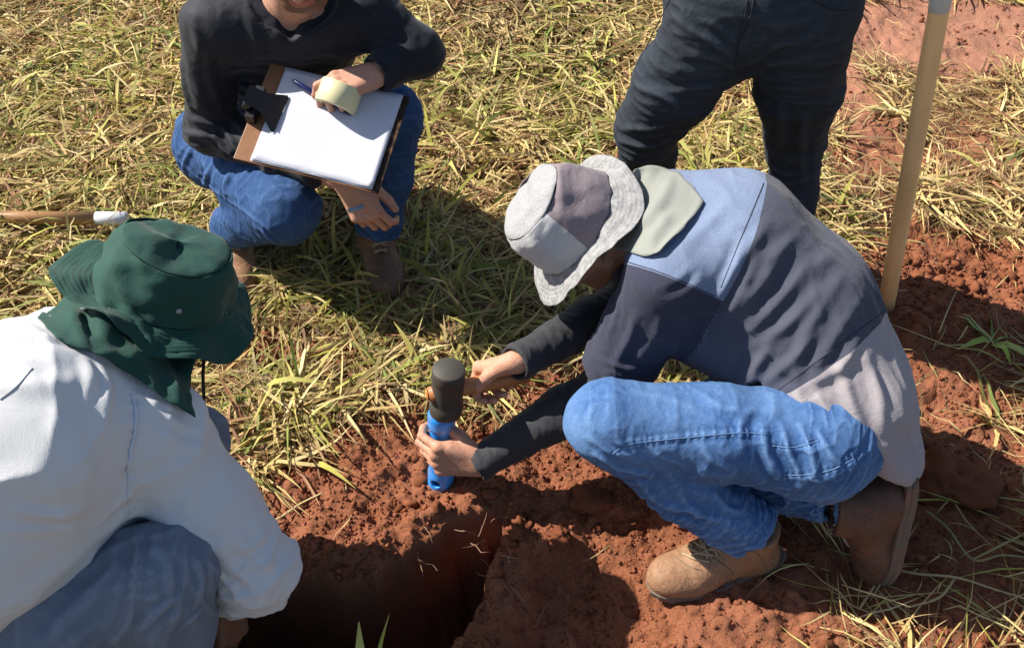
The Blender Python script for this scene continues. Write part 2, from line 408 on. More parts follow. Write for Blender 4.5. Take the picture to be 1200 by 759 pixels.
# ------------------------------------------------------------ hands, heads, boots
HMARK = []
def paint_hands(V, C):
    for p, r, c in HMARK:
        w = np.clip(1 - np.linalg.norm(V - p, axis=1) / r, 0, 1) ** .6; C[:] = C * (1 - w[:, None]) + C * np.array(c) * w[:, None]
    HMARK.clear(); return C
def hand(s, W, X, Nv, side, curl, thumb, sc_=1., spread=4, fore=None):
    """W wrist, X finger direction, Nv the way the palm faces, side +1/-1 picks the thumb side; curl: 4 x (knuckle, middle, end) degrees"""
    X = unit(X); Nv = unit(Nv - X * (Nv @ X)); Y = np.cross(Nv, X) * side; k = sc_
    P = lambda x, y, z: W + k * (x * X + y * Y + z * Nv)
    s.cone(W + unit(fore - W) * .05 if fore is not None else P(-.02, 0, 0), W, .0265 * k, .0265 * k, .01, Nv, .85)
    ys = (.031, .011, -.010, -.029); xb = (.092, .096, .091, .082)
    for i in range(4): s.cone(P(.005, ys[i] * .55, .0), P(xb[i], ys[i], 0), .017 * k, .0125 * k, .014)
    s.cone(P(.02, .02, .006), P(.065, .03, .004), .016 * k, .012 * k, .012)
    s.cone(P(.02, -.018, .006), P(.06, -.024, .006), .015 * k, .011 * k, .012)
    tips = []
    for i in range(4):
        L = ((.044, .027, .021), (.048, .031, .022), (.044, .029, .022), (.035, .021, .019))[i]; r0 = (.0098, .0100, .0095, .0083)[i]
        p = P(xb[i], ys[i], -.001); s.ell(P(xb[i] - .002, ys[i], -.006), np.array((.011, .009, .0085)) * k, frame(X, -Nv), .006)
        a = 0; sp = math.radians(spread * (1.3, .4, -.5, -1.5)[i])
        for j in range(3):
            a += math.radians(curl[i][j]); d = math.cos(a) * (math.cos(sp) * X + math.sin(sp) * Y) + math.sin(a) * Nv
            q = p + d * L[j] * k; ra = r0 * (1, .93, .86, .74)[j] * k; rb = r0 * (1, .93, .86, .74)[j + 1] * k
            bk = math.sin(a) * X - math.cos(a) * Nv; HMARK.append((p + bk * .006 * k, .011 * k, (.94, .78, .74)))
            s.cone(p, q, ra, rb, .0035); p = q
        HMARK.append((p - d * .004 * k + bk * .008 * k, .0075 * k, (1.22, 1.25, 1.3)))
        tips.append((p, d))
    p = P(.018, .024, .004); r = (.0155, .0125, .0112, .009)
    for j, (d, L) in enumerate(zip(thumb, (.042, .034, .027))):
        d = unit(d[0] * X + d[1] * Y + d[2] * Nv); q = p + d * L * k; s.cone(p, q, r[j] * k, r[j + 1] * k, .008 if j == 0 else .004); p = q
    return tips
def head(s, Cc, Rm, k=.012):
    """Rm columns: x face forward, y left, z up; Cc is the middle of the skull"""
    P = lambda x, y, z: Cc + Rm @ A(x, y, z)
    s.ell(P(-.012, 0, .03), (.098, .078, .092), Rm, k); s.ell(P(.03, 0, -.03), (.066, .062, .085), Rm, .02)
    s.ell(P(.055, 0, -.09), (.034, .034, .026), Rm, .02)
    for y in (-1, 1):
        s.cone(P(.0, .058 * y, -.055), P(.06, .03 * y, -.092), .02, .016, .02)
        s.ell(P(.078, .032 * y, .0), (.016, .020, .013), Rm, .008, sub=True); s.ell(P(.068, .031 * y, .0), (.0145, .0145, .0125), Rm, .003)
        s.cone(P(.086, .012 * y, .022), P(.078, .048 * y, .020), .008, .007, .01)
        s.ell(P(.064, .042 * y, -.03), (.022, .02, .02), Rm, .02)
        s.ell(P(-.004, .080 * y, -.008), (.017, .007, .031), Rm, .005); s.ell(P(.002, .0875 * y, -.004), (.009, .004, .018), Rm, .004, sub=True)
        s.ell(P(.098, .011 * y, -.036), (.009, .008, .007), Rm, .006)
    s.cone(P(.090, 0, .016), P(.112, 0, -.03), .009, .0115, .01)
    s.ell(P(.092, 0, -.058), (.010, .025, .0055), Rm, .004); s.ell(P(.089, 0, -.069), (.010, .021, .006), Rm, .004)
def head_cols(V, Cc, Rm, C, beard=0., bc=(.25, .2, .2)):
    L = (V - Cc) @ Rm; near = np.linalg.norm(L, axis=1) < .17
    lip = near & (np.abs(L[:, 0] - .098) < .02) & (np.abs(L[:, 1]) < .024) & (L[:, 2] < -.051) & (L[:, 2] > -.076); C[lip] = C[lip] * A(.85, .55, .55)
    if beard:
        b = sstep(-.035, -.055, L[:, 2]) * sstep(-.02, .02, L[:, 0]) * near * ~lip * (sstep(.2, .0, beard * 0 + 0)); b = b * beard
        C[:] = C * (1 - b[:, None]) + C * np.array(bc) * b[:, None]
    for y in (-1, 1):
        e = near & (np.linalg.norm((L - A(.079, .031 * y, 0)) / A(.01, .012, .006), axis=1) < 1); C[e] = C[e] * A(1.5, 1.9, 2.2)
        i = near & (np.linalg.norm((L - A(.082, .031 * y, 0)) / A(.01, .005, .005), axis=1) < 1); C[i] = C[i] * .08
        br = near & (np.linalg.norm((L - A(.09, .03 * y, .025)) / A(.02, .022, .006), axis=1) < 1); C[br] = C[br] * .3
    return C
def squash(V, Cc, Rm, z0=.03, k=.90):
    """press the scalp in a little where a hat sits on it"""
    L = (V - Cc) @ Rm; m = sstep(z0 - .02, z0 + .02, L[:, 2]) * (np.linalg.norm(L, axis=1) < .2); f = 1 - (1 - k) * m
    L2 = L.copy(); L2[:, 0] *= f; L2[:, 1] *= f; L2[:, 2] = L[:, 2] - .012 * m; return Cc + L2 @ Rm.T
def draped(T, grid, off):
    """control points [(photo x, photo y, depth)] kept just clear of the cloth they lie on"""
    o = []
    for row in grid:
        rr = []
        for x, y, d in row:
            for t_ in (T if isinstance(T, list) else [T]):
                h = hit(t_, x, y)
                if h is not None: d = min(d, float((h - CP) @ FW) - off)
            rr.append(PD(x, y, d))
        o.append(rr)
    return o
def clear(G, T, off):
    """lift a dense cloth sheet off whatever lies under it"""
    G = G.copy()
    for i in range(G.shape[0]):
        for j in range(G.shape[1]):
            x, y, d = px_of(G[i, j])
            for t_ in T:
                h = hit(t_, float(x[0]), float(y[0]))
                if h is not None and (h - CP) @ FW < float(d[0]) + off: G[i, j] = PD(float(x[0]), float(y[0]), float((h - CP) @ FW) - off); d = [float((h - CP) @ FW) - off]
    for _ in range(3): G[1:-1, 1:-1] = (G[1:-1, 1:-1] + .25 * (G[:-2, 1:-1] + G[2:, 1:-1] + G[1:-1, :-2] + G[1:-1, 2:])) / 2
    return G
def boot(parent, O, X, Z, mat, solem, lacem, label=None, shaft=.15, h=.003, side=1, toe_bend=0):
    """O ground point under the ankle, X toe direction, Z up the shaft"""
    Rm = frame(X, Z); P = lambda x, y, z: O + Rm @ A(x, y, z)
    lo = np.minimum.reduce([P(x, y, z) for x in (-.12, .24) for y in (-.08, .08) for z in (-.02, shaft + .05)]); hi = np.maximum.reduce([P(x, y, z) for x in (-.12, .24) for y in (-.08, .08) for z in (-.02, shaft + .05)])
    s = Body(lo, hi, h)
    s.ell(P(.13, .004 * side, .040), (.075, .047, .036), Rm, .02); s.cone(P(-.04, 0, .045), P(.1, 0, .045), .036, .042, .03)
    s.cone(P(.075, 0, .062), P(.01, 0, .09), .036, .045, .03); s.cone(P(-.025, 0, .05), P(-.012, 0, shaft), .040, .046, .03); s.cone(P(.01, 0, .09), P(.008, 0, shaft), .042, .047, .03)
    s.ell(P(.15, 0, .05), (.05, .04, .03), Rm, .01)
    s.cut(P(0, 0, .016), -Rm[:, 2]); s.cut(P(0, 0, shaft), Rm[:, 2])
    s.cone(P(0, 0, shaft - .02), P(0, 0, shaft + .05), .037, .04, .004, sub=True)
    V, Q = s.mesh(2); V = crumple(V, Q, .0016, 26, axis=Rm[:, 1], stretch=3, s=5, where=lambda v: sstep(-.02, .05, ((v - O) @ Rm)[:, 0]) * sstep(.17, .1, ((v - O) @ Rm)[:, 0]))
    b = obj_arr('boot', V, Q, mat, parent)
    if label: b['label'] = label
    # welted sole with a heel block and treads
    n = 40; ring = []
    for i in range(n):
        a = 2 * math.pi * i / n; c, sn = math.cos(a), math.sin(a); x = .052 + .152 * (abs(c) ** .85) * (1 if c > 0 else -1); w = .050 if x > .06 else .050 - .010 * float(sstep(.06, .0, x))
        if x < -.04: w = .040
        ring.append((x, (abs(sn) ** .75) * (1 if sn > 0 else -1) * w + (.006 * side if x > .1 else 0)))
    lv = [(0, .93), (.003, .99), (.012, 1.0), (.0125, .985), (.015, .985), (.0155, 1.01), (.022, 1.01), (.024, .97)]; VV = []
    for z, k in lv:
        for i, (x, y) in enumerate(ring):
            z2 = z + (.012 * float(sstep(.14, .21, x)) + (.006 if (.02 < x < .06 and z < .004) else 0)) * (1 if z < .02 else .8)
            if z < .02 and i % 2 == 0: k2 = k - .02
            else: k2 = k
            VV.append(P(.052 + (x - .052) * k2, y * k2, float(z2)))
    FF = [(a * n + i, a * n + (i + 1) % n, (a + 1) * n + (i + 1) % n, (a + 1) * n + i) for a in range(len(lv) - 1) for i in range(n)]
    FF += [tuple(range(n))[::-1], tuple((len(lv) - 1) * n + i for i in range(n))]
    link('sole', poly_mesh('sole', VV, FF), solem, b, False)
    T = bvh(V, Q); zz = Rm[:, 2]
    def on(x, y, z=.2, l=.002):
        r = T.ray_cast(Vector(P(x, y, z)), Vector(unit(P(x - .03, 0, 0) - P(x, y, z) + 0)))
        return None if r[0] is None else np.array(r[0]) + np.array(r[1]) * l
    for i in range(4):
        x = .035 + .02 * i; q = [on(x - .004, .026, .15), on(x, .0, .15, .004), on(x + .004, -.026, .15)]
        q2 = [on(x - .004, -.026, .15), on(x, .0, .15, .006), on(x + .006, .026, .15)]
        for w in (q, q2):
            if all(v is not None for v in w): tube_obj('lace', spline(w, 5), .0022, lacem, b, 6)
    return b, T, Rm
# ------------------------------------------------------------ the ground: one sheet to the horizon, with the dug pit
def blob(cx, cy, rx, ry):
    c = PZ(cx, cy, 0); l = PZ(cx - rx, cy, 0); r = PZ(cx + rx, cy, 0); u = PZ(cx, cy - ry, 0); d = PZ(cx, cy + ry, 0)
    return c[0], c[1], (r[0] - l[0]) / 2, (u[1] - d[1]) / 2
SOILB = [blob(*b) for b in [(640, 730, 280, 110), (520, 560, 190, 100), (450, 560, 100, 75), (640, 470, 70, 50), (700, 540, 190, 120), (640, 650, 330, 120), (360, 620, 160, 70), (880, 700, 300, 60),
                            (700, 860, 560, 130), (1060, 420, 110, 70), (1110, 560, 170, 110), (1130, 322, 150, 78), (1060, 720, 230, 80), (1100, 640, 120, 60), (1110, 430, 110, 70), (1120, 40, 190, 50), (1010, 130, 45, 90), (950, 470, 140, 70), (345, 425, 45, 25), (760, 400, 60, 60)]]
THINB = [blob(*b) for b in [(1090, 165, 200, 120), (340, 425, 130, 60), (980, 210, 90, 90), (960, 60, 70, 50), (600, 430, 60, 40)]]
def bare(x, y):
    """1 on bare red soil, 0 under the grass"""
    r = np.full(np.shape(x), -1.)
    for cx, cy, rx, ry in SOILB: r = np.maximum(r, 1 - np.sqrt(((x - cx) / rx) ** 2 + ((y - cy) / ry) ** 2))
    r = np.maximum(r, vn(x * .35 + 7, y * .35, s=41) - .35 - 4 * (np.abs(x) < 2.6) * (y < 5.2))
    q = np.full(np.shape(x), -1.)
    for cx, cy, rx, ry in THINB: q = np.maximum(q, 1 - np.sqrt(((x - cx) / rx) ** 2 + ((y - cy) / ry) ** 2))
    n = fbm(x, y, 7, 3, 21); return np.maximum(sstep(-.22, .22, r + .22 * n), (.52 + .3 * n) * sstep(-.25, .25, q + .25 * n)).clip(0, 1)
PITP = [PZ(x, y, 0)[:2] for x, y in [(200, 676), (300, 676), (345, 678), (400, 688), (440, 686), (478, 662), (520, 628), (556, 606), (600, 602), (588, 640), (574, 665), (566, 700), (548, 745), (520, 795), (480, 812), (300, 812), (190, 800), (190, 700)]]
HOLP = [PZ(x, y, 0)[:2] for x, y in [(612, 668), (650, 640), (705, 640), (745, 668), (770, 735), (770, 900), (560, 900), (580, 745), (598, 700)]]
def polyd(x, y, P):
    """distance to a polygon, negative inside"""
    P = np.array(P); d = np.full(np.shape(x), 9e9); ins = np.zeros(np.shape(x), bool)
    for a, b in zip(P, np.roll(P, -1, 0)):
        ex, ey = b - a; t = np.clip(((x - a[0]) * ex + (y - a[1]) * ey) / (ex * ex + ey * ey), 0, 1); d = np.minimum(d, np.hypot(x - a[0] - t * ex, y - a[1] - t * ey))
        c = ((a[1] <= y) != (b[1] <= y)) & (x < a[0] + ex * (y - a[1]) / (ey if abs(ey) > 1e-9 else 1e-9)); ins ^= c
    return np.where(ins, -d, d)
def ground_z(x, y):
    x = np.asarray(x, float); y = np.asarray(y, float); b = bare(x, y)
    z = .035 * fbm(x, y, 1.3, 3, 1) + .010 * fbm(x, y, 6, 3, 5) * (1 - .3 * b)
    near = np.exp(-(np.hypot(x - .1, y - 1.35) / 3.2) ** 4)
    z = z * (1 - .75 * np.exp(-(np.hypot(x - .25, y - 1.25) / .5) ** 4)) * (.5 + .5 * np.exp(-(np.hypot(x, y) / 40) ** 2))
    z = z + b * near * (.012 * (1 - np.abs(fbm(x, y, 13, 3, 9))) + .0075 * fbm(x, y, 34, 3, 12) + .0045 * np.abs(fbm(x, y, 85, 2, 14)) - .010)
    z = z + b * near * (.016 * sstep(.1, .6, fbm(x, y, 8, 2, 33)) + .008 * sstep(.2, .5, fbm(x, y, 22, 2, 35)))
    pd = polyd(x, y, PITP) + (.012 * fbm(x, y, 11, 3, 3) + .006 * fbm(x, y, 40, 2, 8)) * (.25 + 1.35 * sstep(-.36, -.15, x))
    hd = polyd(x, y, HOLP) + .010 * fbm(x, y, 12, 3, 4)
    z = z + near * .022 * np.exp(-((pd - .05) / .05) ** 2) - near * .055 * sstep(.0, -.10, hd)
    inn = sstep(.004, -.055, pd); z = z - .40 * inn + inn * .03 * fbm(x, y, 9, 3, 6)
    # loose earth thrown up beside the kneeling man and low ridges in it
    for (px, py, r, h) in [(665, 612, .05, .04), (720, 598, .06, .035), (640, 640, .035, .03), (870, 715, .10, .028), (985, 735, .13, .03), (690, 570, .05, .03), (1120, 690, .10, .03), (1075, 400, .12, .035), (430, 560, .14, .015), (790, 610, .05, .02)]:
        c = PZ(px, py, 0); z = z + h * np.exp(-((x - c[0]) ** 2 + (y - c[1]) ** 2) / r ** 2) * (1 + .3 * fbm(x, y, 20, 2, 2)) * sstep(-.02, .03, pd)
    return z
def axis_arr(a, b, h, out, g):
    c = list(np.arange(a, b + h / 2, h)); s = h; p = c[-1]; hi = []
    while p < out: s *= g if p < 4.6 else 1.09; p += s; hi.append(p)
    s = h; p = c[0]; lo = []
    while p > -out: s *= g if p > -3 else 1.09; p -= s; lo.append(p)
    return np.array(lo[::-1] + c + hi)
gx = axis_arr(-.95, 1.3, .0052, 400, 1.014); gy = axis_arr(.86, 2.05, .0052, 400, 1.012)
GX, GY = np.meshgrid(gx, gy, indexing='ij'); GZ = ground_z(GX, GY); B_ = bare(GX, GY)
nx_, ny_ = GX.shape; gi = np.arange(nx_ * ny_).reshape(nx_, ny_)
GQ = np.stack([gi[:-1, :-1], gi[1:, :-1], gi[1:, 1:], gi[:-1, 1:]], -1).reshape(-1, 4)
m, t, b = base_mat('soil_mat', .95, .12)
at = N(t, 'ShaderNodeVertexColor', layer_name='col'); sep = N(t, 'ShaderNodeSeparateColor'); t.links.new(at.outputs[0], sep.inputs[0])
red = mixc(t, noise(t, 14, 6, .65), (.165, .056, .027), (.255, .092, .045)); red = mixc(t, ramp(t, noise(t, 160, 4, .7), [(.35, (0, 0, 0)), (.7, (1, 1, 1))]), red, (.31, .122, .062))
red = mixc(t, ramp(t, noise(t, 3, 4), [(.45, (0, 0, 0)), (.7, (.6, .6, .6))]), red, (.36, .150, .088))
red = mixc(t, sep.outputs[2], red, mixc(t, noise(t, 25, 5, .6), (.28, .125, .078), (.40, .20, .135)))
th = mixc(t, noise(t, 60, 5, .7), (.07, .045, .022), (.20, .13, .06)); col = mixc(t, sep.outputs[0], th, red)
far = mixc(t, noise(t, 1.2, 5, .7), (.24, .19, .06), (.40, .31, .14)); col = mixc(t, sep.outputs[1], col, far)
t.links.new(col, b.inputs['Base Color']); bump(t, b, [(noise(t, 60, 6, .7), .012), (noise(t, 260, 5, .7), .004)], .8)
cc = np.zeros((nx_ * ny_, 3)); cc[:, 0] = B_.ravel(); cc[:, 1] = sstep(5, 14, np.hypot(GX, GY)).ravel(); cc[:, 2] = (sstep(2.3, 3.2, GY + .3 * fbm(GX, GY, 2, 2, 70))).ravel()
ground = obj_arr('ground', np.stack([GX, GY, GZ], -1).reshape(-1, 3), GQ, m, C=cc); tag(ground, kind='structure')
SOILM = m
def pitd(x, y): return polyd(x, y, PITP)

# crumbs and clods of red earth
ico = bmesh.new(); bmesh.ops.create_icosphere(ico, subdivisions=1, radius=1); IV = np.array([v.co[:] for v in ico.verts]); IF = np.array([[v.index for v in f.verts] for f in ico.faces]); ico.free()
def clods(name, n, rmin, rmax, xr, yr, seed, power=2.5, thr=.55):
    r = np.random.default_rng(seed); x = r.uniform(*xr, n * 2); y = r.uniform(*yr, n * 2); px, py, _ = px_of(np.stack([x, y, 0 * x], 1))
    bb = bare(x, y); k = (bb > thr) & (px > -40) & (px < 1240) & (py < 800) & ((pitd(x, y) > -.0) | (pitd(x, y) < -.08))
    k &= r.random(len(x)) < .35 + .65 * sstep(-.2, .5, fbm(x, y, 6, 3, seed))
    x, y = x[k][:n], y[k][:n]; n = len(x); s = rmin + (rmax - rmin) * r.random(n) ** power; z = ground_z(x, y) + s * .05
    V = IV[None] * (1 + .42 * r.standard_normal((n, len(IV), 1)).clip(-1.1, 1.1)) * s[:, None, None] * r.uniform(.55, 1.25, (n, 1, 3))
    V = V + np.stack([x, y, z], 1)[:, None]; Q = (IF[None] + (np.arange(n) * len(IV))[:, None, None]).reshape(-1, 3)
    base = np.array((.21, .073, .036)) * (r.uniform(.72, 1.3, (n, 1))); base[:, 2] *= r.uniform(.9, 1.25, n); C = np.repeat(base, len(IV), 0)
    o = obj_arr(name, V.reshape(-1, 3), Q, MCLOD, C=C, smooth=False); tag(o, 'loose crumbs and small clods of red earth lying on the bare soil' if name[0] == 's' else 'dry crumbs of earth on the bare ground beyond the pole', 'soil crumbs', kind='stuff'); return o
MCLOD = attrmat('clod_mat', .95, .1, ns=300, bd=.0015)
ico = bmesh.new(); bmesh.ops.create_icosphere(ico, subdivisions=2, radius=1); IV2 = np.array([v.co[:] for v in ico.verts]); IF2 = np.array([[v.index for v in f.verts] for f in ico.faces]); ico.free()
def lumps(n, seed):
    r = np.random.default_rng(seed); x = r.uniform(-.95, 1.6, n * 6); y = r.uniform(.85, 2.2, n * 6); bb = bare(x, y); d = pitd(x, y); k = (bb > .6) & (d > .004) & (r.random(n * 6) < .12 + sstep(.0, .5, fbm(x, y, 5, 3, seed)) + .7 * np.exp(-((d - .03) / .03) ** 2)) & ~keepout(x, y)
    x, y = x[k][:n], y[k][:n]; n = len(x); s = .005 + .012 * r.random(n) ** 2.5; VV = []
    for i in range(n):
        o = r.uniform(0, 50, 3); nn = vn(IV2[:, 0] * 1.3 + o[0], IV2[:, 1] * 1.3 + o[1], IV2[:, 2] * 1.3 + o[2], 3) * .38 + vn(IV2[:, 0] * 3.5 + o[0], IV2[:, 1] * 3.5, IV2[:, 2] * 3.5 + o[1], 4) * .34
        VV.append(IV2 * (1 + nn[:, None]) * s[i] * r.uniform(.6, 1.25, 3))
    V = np.array(VV) + np.stack([x, y, ground_z(x, y) + s * .15], 1)[:, None]; Q = (IF2[None] + (np.arange(n) * len(IV2))[:, None, None]).reshape(-1, 3)
    C = np.repeat(np.array((.20, .070, .034)) * r.uniform(.75, 1.25, (n, 1)), len(IV2), 0); o = obj_arr('earth_lumps', V.reshape(-1, 3), Q, MCLOD, C=C, smooth=False); tag(o, 'crumbled lumps of dug red earth around the pit', 'earth lumps', kind='stuff')
clods('soil_crumbs', 34000, .0013, .0062, (-.95, 1.6), (.85, 2.2), 11, 3.5)
clods('far_soil_crumbs', 2400, .002, .010, (.9, 2.8), (2.0, 4.8), 12, 2.5, .45)

def keepout(x, y):
    """places where people stand or kneel on the grass"""
    r = np.zeros(np.shape(x), bool)
    for cx, cy, rr in [(.50, 1.10, .12), (.36, 1.05, .1), (.72, 1.20, .12), (.85, 1.25, .1), (-.73, 2.06, .05), (-.35, 2.03, .05)]: r |= np.hypot(x - cx, y - cy) < rr
    return r
lumps(650, 71)
def blades(x, y, az, L, w, el, droop, C, seed, seg=4, lift=0., cup=.0):
    r = np.random.default_rng(seed); n = len(x); T = np.linspace(0, 1, seg + 1); P = np.zeros((n, seg + 1, 3)); P[:, 0] = np.stack([x, y, ground_z(x, y) + lift], 1)
    cur = az.copy(); bend = r.normal(0, .35, n)
    for i in range(seg):
        e = el - droop * (T[i] + .5 / seg); cur = cur + bend / seg; d = np.stack([np.cos(e) * np.cos(cur), np.cos(e) * np.sin(cur), np.sin(e)], 1); P[:, i + 1] = P[:, i] + d * (L / seg)[:, None]
    fl = P.reshape(-1, 3); g = ground_z(fl[:, 0], fl[:, 1]) + .004; rr = np.repeat(r.uniform(.0, .022, n), seg + 1) * (np.tile(T, n) > .05); fl[:, 2] = np.maximum(fl[:, 2], g + rr); P = fl.reshape(P.shape)
    tg = np.gradient(P, axis=1); tg /= np.linalg.norm(tg, axis=2, keepdims=True) + 1e-9
    roll = r.uniform(-1.0, 1.0, n); up = np.stack([np.zeros(n), np.zeros(n), np.ones(n)], 1)[:, None]; sd = np.cross(tg, np.broadcast_to(up, tg.shape)); sd /= np.linalg.norm(sd, axis=2, keepdims=True) + 1e-6
    nr = np.cross(sd, tg); tw = (roll[:, None] + r.normal(0, .5, n)[:, None] * T)[..., None]; sd = sd * np.cos(tw) + nr * np.sin(tw)
    prof = np.array([.55, 1, .9, .6, .08]) if seg == 4 else np.array([.6, 1, .7, .08])
    W = w[:, None] * prof[None]; V = np.stack([P - sd * W[..., None] / 2, P + sd * W[..., None] / 2], 2).reshape(-1, 3)
    q = np.array([[2 * i, 2 * i + 1, 2 * i + 3, 2 * i + 2] for i in range(seg)]); Q = (q[None] + (np.arange(n) * 2 * (seg + 1))[:, None, None]).reshape(-1, 4)
    Cv = C[:, None] * (1 + .25 * (r.random((n, seg + 1, 1)) - .5)); tipc = np.array((.45, .33, .14)); f = (sstep(.6, 1, T)[None, :, None] * .6 * (r.random((n, 1, 1)) < .5)); Cv = Cv * (1 - f) + tipc * f
    Cv = np.repeat(Cv, 2, 1).reshape(-1, 3); return V, Q, Cv
STRAW = np.array([(.66, .50, .22), (.55, .39, .16), (.75, .60, .31), (.38, .24, .12), (.22, .13, .075), (.52, .43, .19), (.60, .50, .22), (.36, .18, .10)])
GREEN = np.array([(.31, .31, .06), (.42, .39, .08), (.20, .25, .055), (.50, .44, .13), (.14, .18, .045), (.37, .35, .09), (.56, .49, .16)])
def pick(T, n, r): c = T[r.integers(0, len(T), n)]; return c * r.uniform(.75, 1.2, (n, 1))
def inview(x, y, m=170):
    px, py, _ = px_of(np.stack([x, y, 0 * x], 1)); return (px > -m) & (px < 1200 + m) & (py > -m - 40) & (py < 759 + m)
def scatter(n, seed, thr, lo=.0, yr=(.85, 5.4)):
    """points of the turf: thick where the soil is not bare, clumped"""
    r = np.random.default_rng(seed); N_ = n * 6; y = yr[0] + (yr[1] - yr[0]) * r.random(N_) ** 1.15; x = (r.random(N_) * 2 - 1) * (.68 * y + .5)
    b = bare(x, y); p = np.clip((1 - b) ** 1.2, lo, 1) * (.22 + .78 * sstep(-.35, .30, fbm(x, y, 4.5, 3, seed + 50)))
    k = (r.random(N_) < p) & (b < .62 + .1 * vn(x * 9, y * 9, s=5)) & inview(x, y) & ~keepout(x, y) & (pitd(x, y) > .015); return x[k][:n], y[k][:n], r
MGR = attrmat('grass_blade', .65, .3, .25, 90, .0004)
VV = []
x, y, r = scatter(70000, 61, 0, .045); n = len(x)                      # dead matted straw
g = fbm(x, y, 2.2, 2, 90)
VV.append(blades(x, y, r.uniform(0, 6.28, n), r.uniform(.06, .23, n), r.uniform(.0034, .0105, n), r.uniform(.0, .5, n), r.uniform(.0, .7, n), pick(STRAW, n, r) * (1 - .28 * sstep(.0, .6, fbm(x, y, 1.7, 2, 92)))[:, None] * np.array([1, .96, .9]), 1))
VV[-1] = VV[-1]
V = [v for v, q, c in VV]; 
o = obj_arr('dry_grass', VV[0][0], VV[0][1], MGR, C=VV[0][2]); tag(o, 'trampled dead straw matted over the ground', 'dry grass', kind='stuff')
# living and yellowing tufts
r = np.random.default_rng(77); xs, ys, r = scatter(2850, 62, 0, .0)
X, Y, AZ, LL, WW, EL, DR, CC = [], [], [], [], [], [], [], []
for cx, cy in zip(xs, ys):
    if (cy < 1.3 and cx > .2) or (cy < 1.75 and .75 < cx < 1.15): continue
    k = r.integers(7, 17); hue = .5 - .9 * float(vn(np.array([cx * 1.6]), np.array([cy * 1.6]), s=88)[0]) + r.normal(0, .25); lean = r.uniform(0, 6.28); big = r.uniform(.7, 1.25)
    a = lean + r.normal(0, 1.3, k); X.append(cx + r.normal(0, .015, k)); Y.append(cy + r.normal(0, .015, k)); AZ.append(a)
    LL.append(r.uniform(.07, .21, k) * big); WW.append(r.uniform(.004, .0105, k)); EL.append(r.uniform(.05, .9, k)); DR.append(r.uniform(.5, 1.6, k))
    mixg = r.random(k) < (.66 if hue < .5 else .18); CC.append(np.where(mixg[:, None], pick(GREEN, k, r), pick(STRAW[[0, 2, 5, 6, 1]], k, r)))
cat_ = lambda a: np.concatenate(a)
X, Y = cat_(X), cat_(Y)
V, Q, C = blades(X, Y, cat_(AZ), cat_(LL), cat_(WW), cat_(EL), cat_(DR), cat_(CC), 2)
o = obj_arr('green_grass', V, Q, MGR, C=C); tag(o, 'yellow green grass tufts growing through the straw', 'grass', kind='stuff')
xs, ys, r = scatter(760, 63, 0, .0); X, Y, AZ, LL, WW, EL, DR, CC = [], [], [], [], [], [], [], []
for cx, cy in zip(xs, ys):
    if float(vn(np.array([cx * 1.6]), np.array([cy * 1.6]), s=88)[0]) < -.15 or (cy < 1.5 and cx > .2): continue
    k = r.integers(4, 9); a = r.uniform(0, 6.28) + np.arange(k) * 2.4 + r.normal(0, .3, k); X.append(cx + r.normal(0, .02, k)); Y.append(cy + r.normal(0, .02, k)); AZ.append(a)
    LL.append(r.uniform(.09, .22, k)); WW.append(r.uniform(.008, .0150, k)); EL.append(r.uniform(.2, 1.1, k)); DR.append(r.uniform(.6, 1.9, k)); CC.append(pick(GREEN[[0, 1, 2, 3, 5, 6]], k, r) * 1.05)
V, Q, C = blades(cat_(X), cat_(Y), cat_(AZ), cat_(LL), cat_(WW), cat_(EL), cat_(DR), cat_(CC), 4)
o = obj_arr('broad_leaf_grass', V, Q, MGR, C=C); tag(o, 'broad green leaf blades rising from the straw', 'grass', kind='stuff')
# straw litter on the bare soil
r = np.random.default_rng(9); n = 5200; x = r.uniform(-1.2, 2.2, n * 6); y = r.uniform(.85, 4, n * 6); b = bare(x, y); px, py, _ = px_of(np.stack([x, y, 0 * x], 1))
k = (b > .3) & (r.random(len(x)) < (.05 + .9 * sstep(.0, .6, fbm(x, y, 3.5, 3, 19)) * (1.03 - b) + sstep(.98, .6, b) * .6) * np.where((px < 980) & (py > 590), .25, 1)) & (pitd(x, y) > .01) & ~keepout(x, y); x, y = x[k][:n], y[k][:n]; n = len(x)
V, Q, C = blades(x, y, r.uniform(0, 6.28, n), r.uniform(.015, .09, n) + .06 * (b[k][:n] < .8), r.uniform(.0014, .0036, n), r.uniform(-.05, .3, n), r.uniform(0, .5, n), pick(STRAW, n, r), 3)
o = obj_arr('straw_litter', V, Q, MGR, C=C); tag(o, 'loose stalks of straw strewn on the bare red soil', 'straw', kind='stuff')

r = np.random.default_rng(19); n = 200; u = r.random(n) < .6
px = np.where(u, r.uniform(940, 1230, n), r.uniform(1075, 1230, n)); py = np.where(u, r.uniform(655, 790, n), r.uniform(385, 650, n)); k = r.random(n) < sstep(-.5, .5, vn(px * .012, py * .012, s=3)) + .15
P = np.array([PZ(a, b, 0) for a, b in zip(px[k], py[k])]); n = len(P)
V, Q, C = blades(P[:, 0], P[:, 1], r.uniform(0, 6.28, n), r.uniform(.08, .24, n), r.uniform(.0018, .0042, n), r.uniform(0, .5, n), r.uniform(0, .7, n), pick(np.vstack([STRAW[[0, 1, 2, 5, 6]], GREEN[[1, 6]]]), n, r), 23)
o = obj_arr('dry_stems', V, Q, MGR, C=C); tag(o, 'tangle of thin dry stems on the soil at the lower right', 'dry stems', kind='stuff')
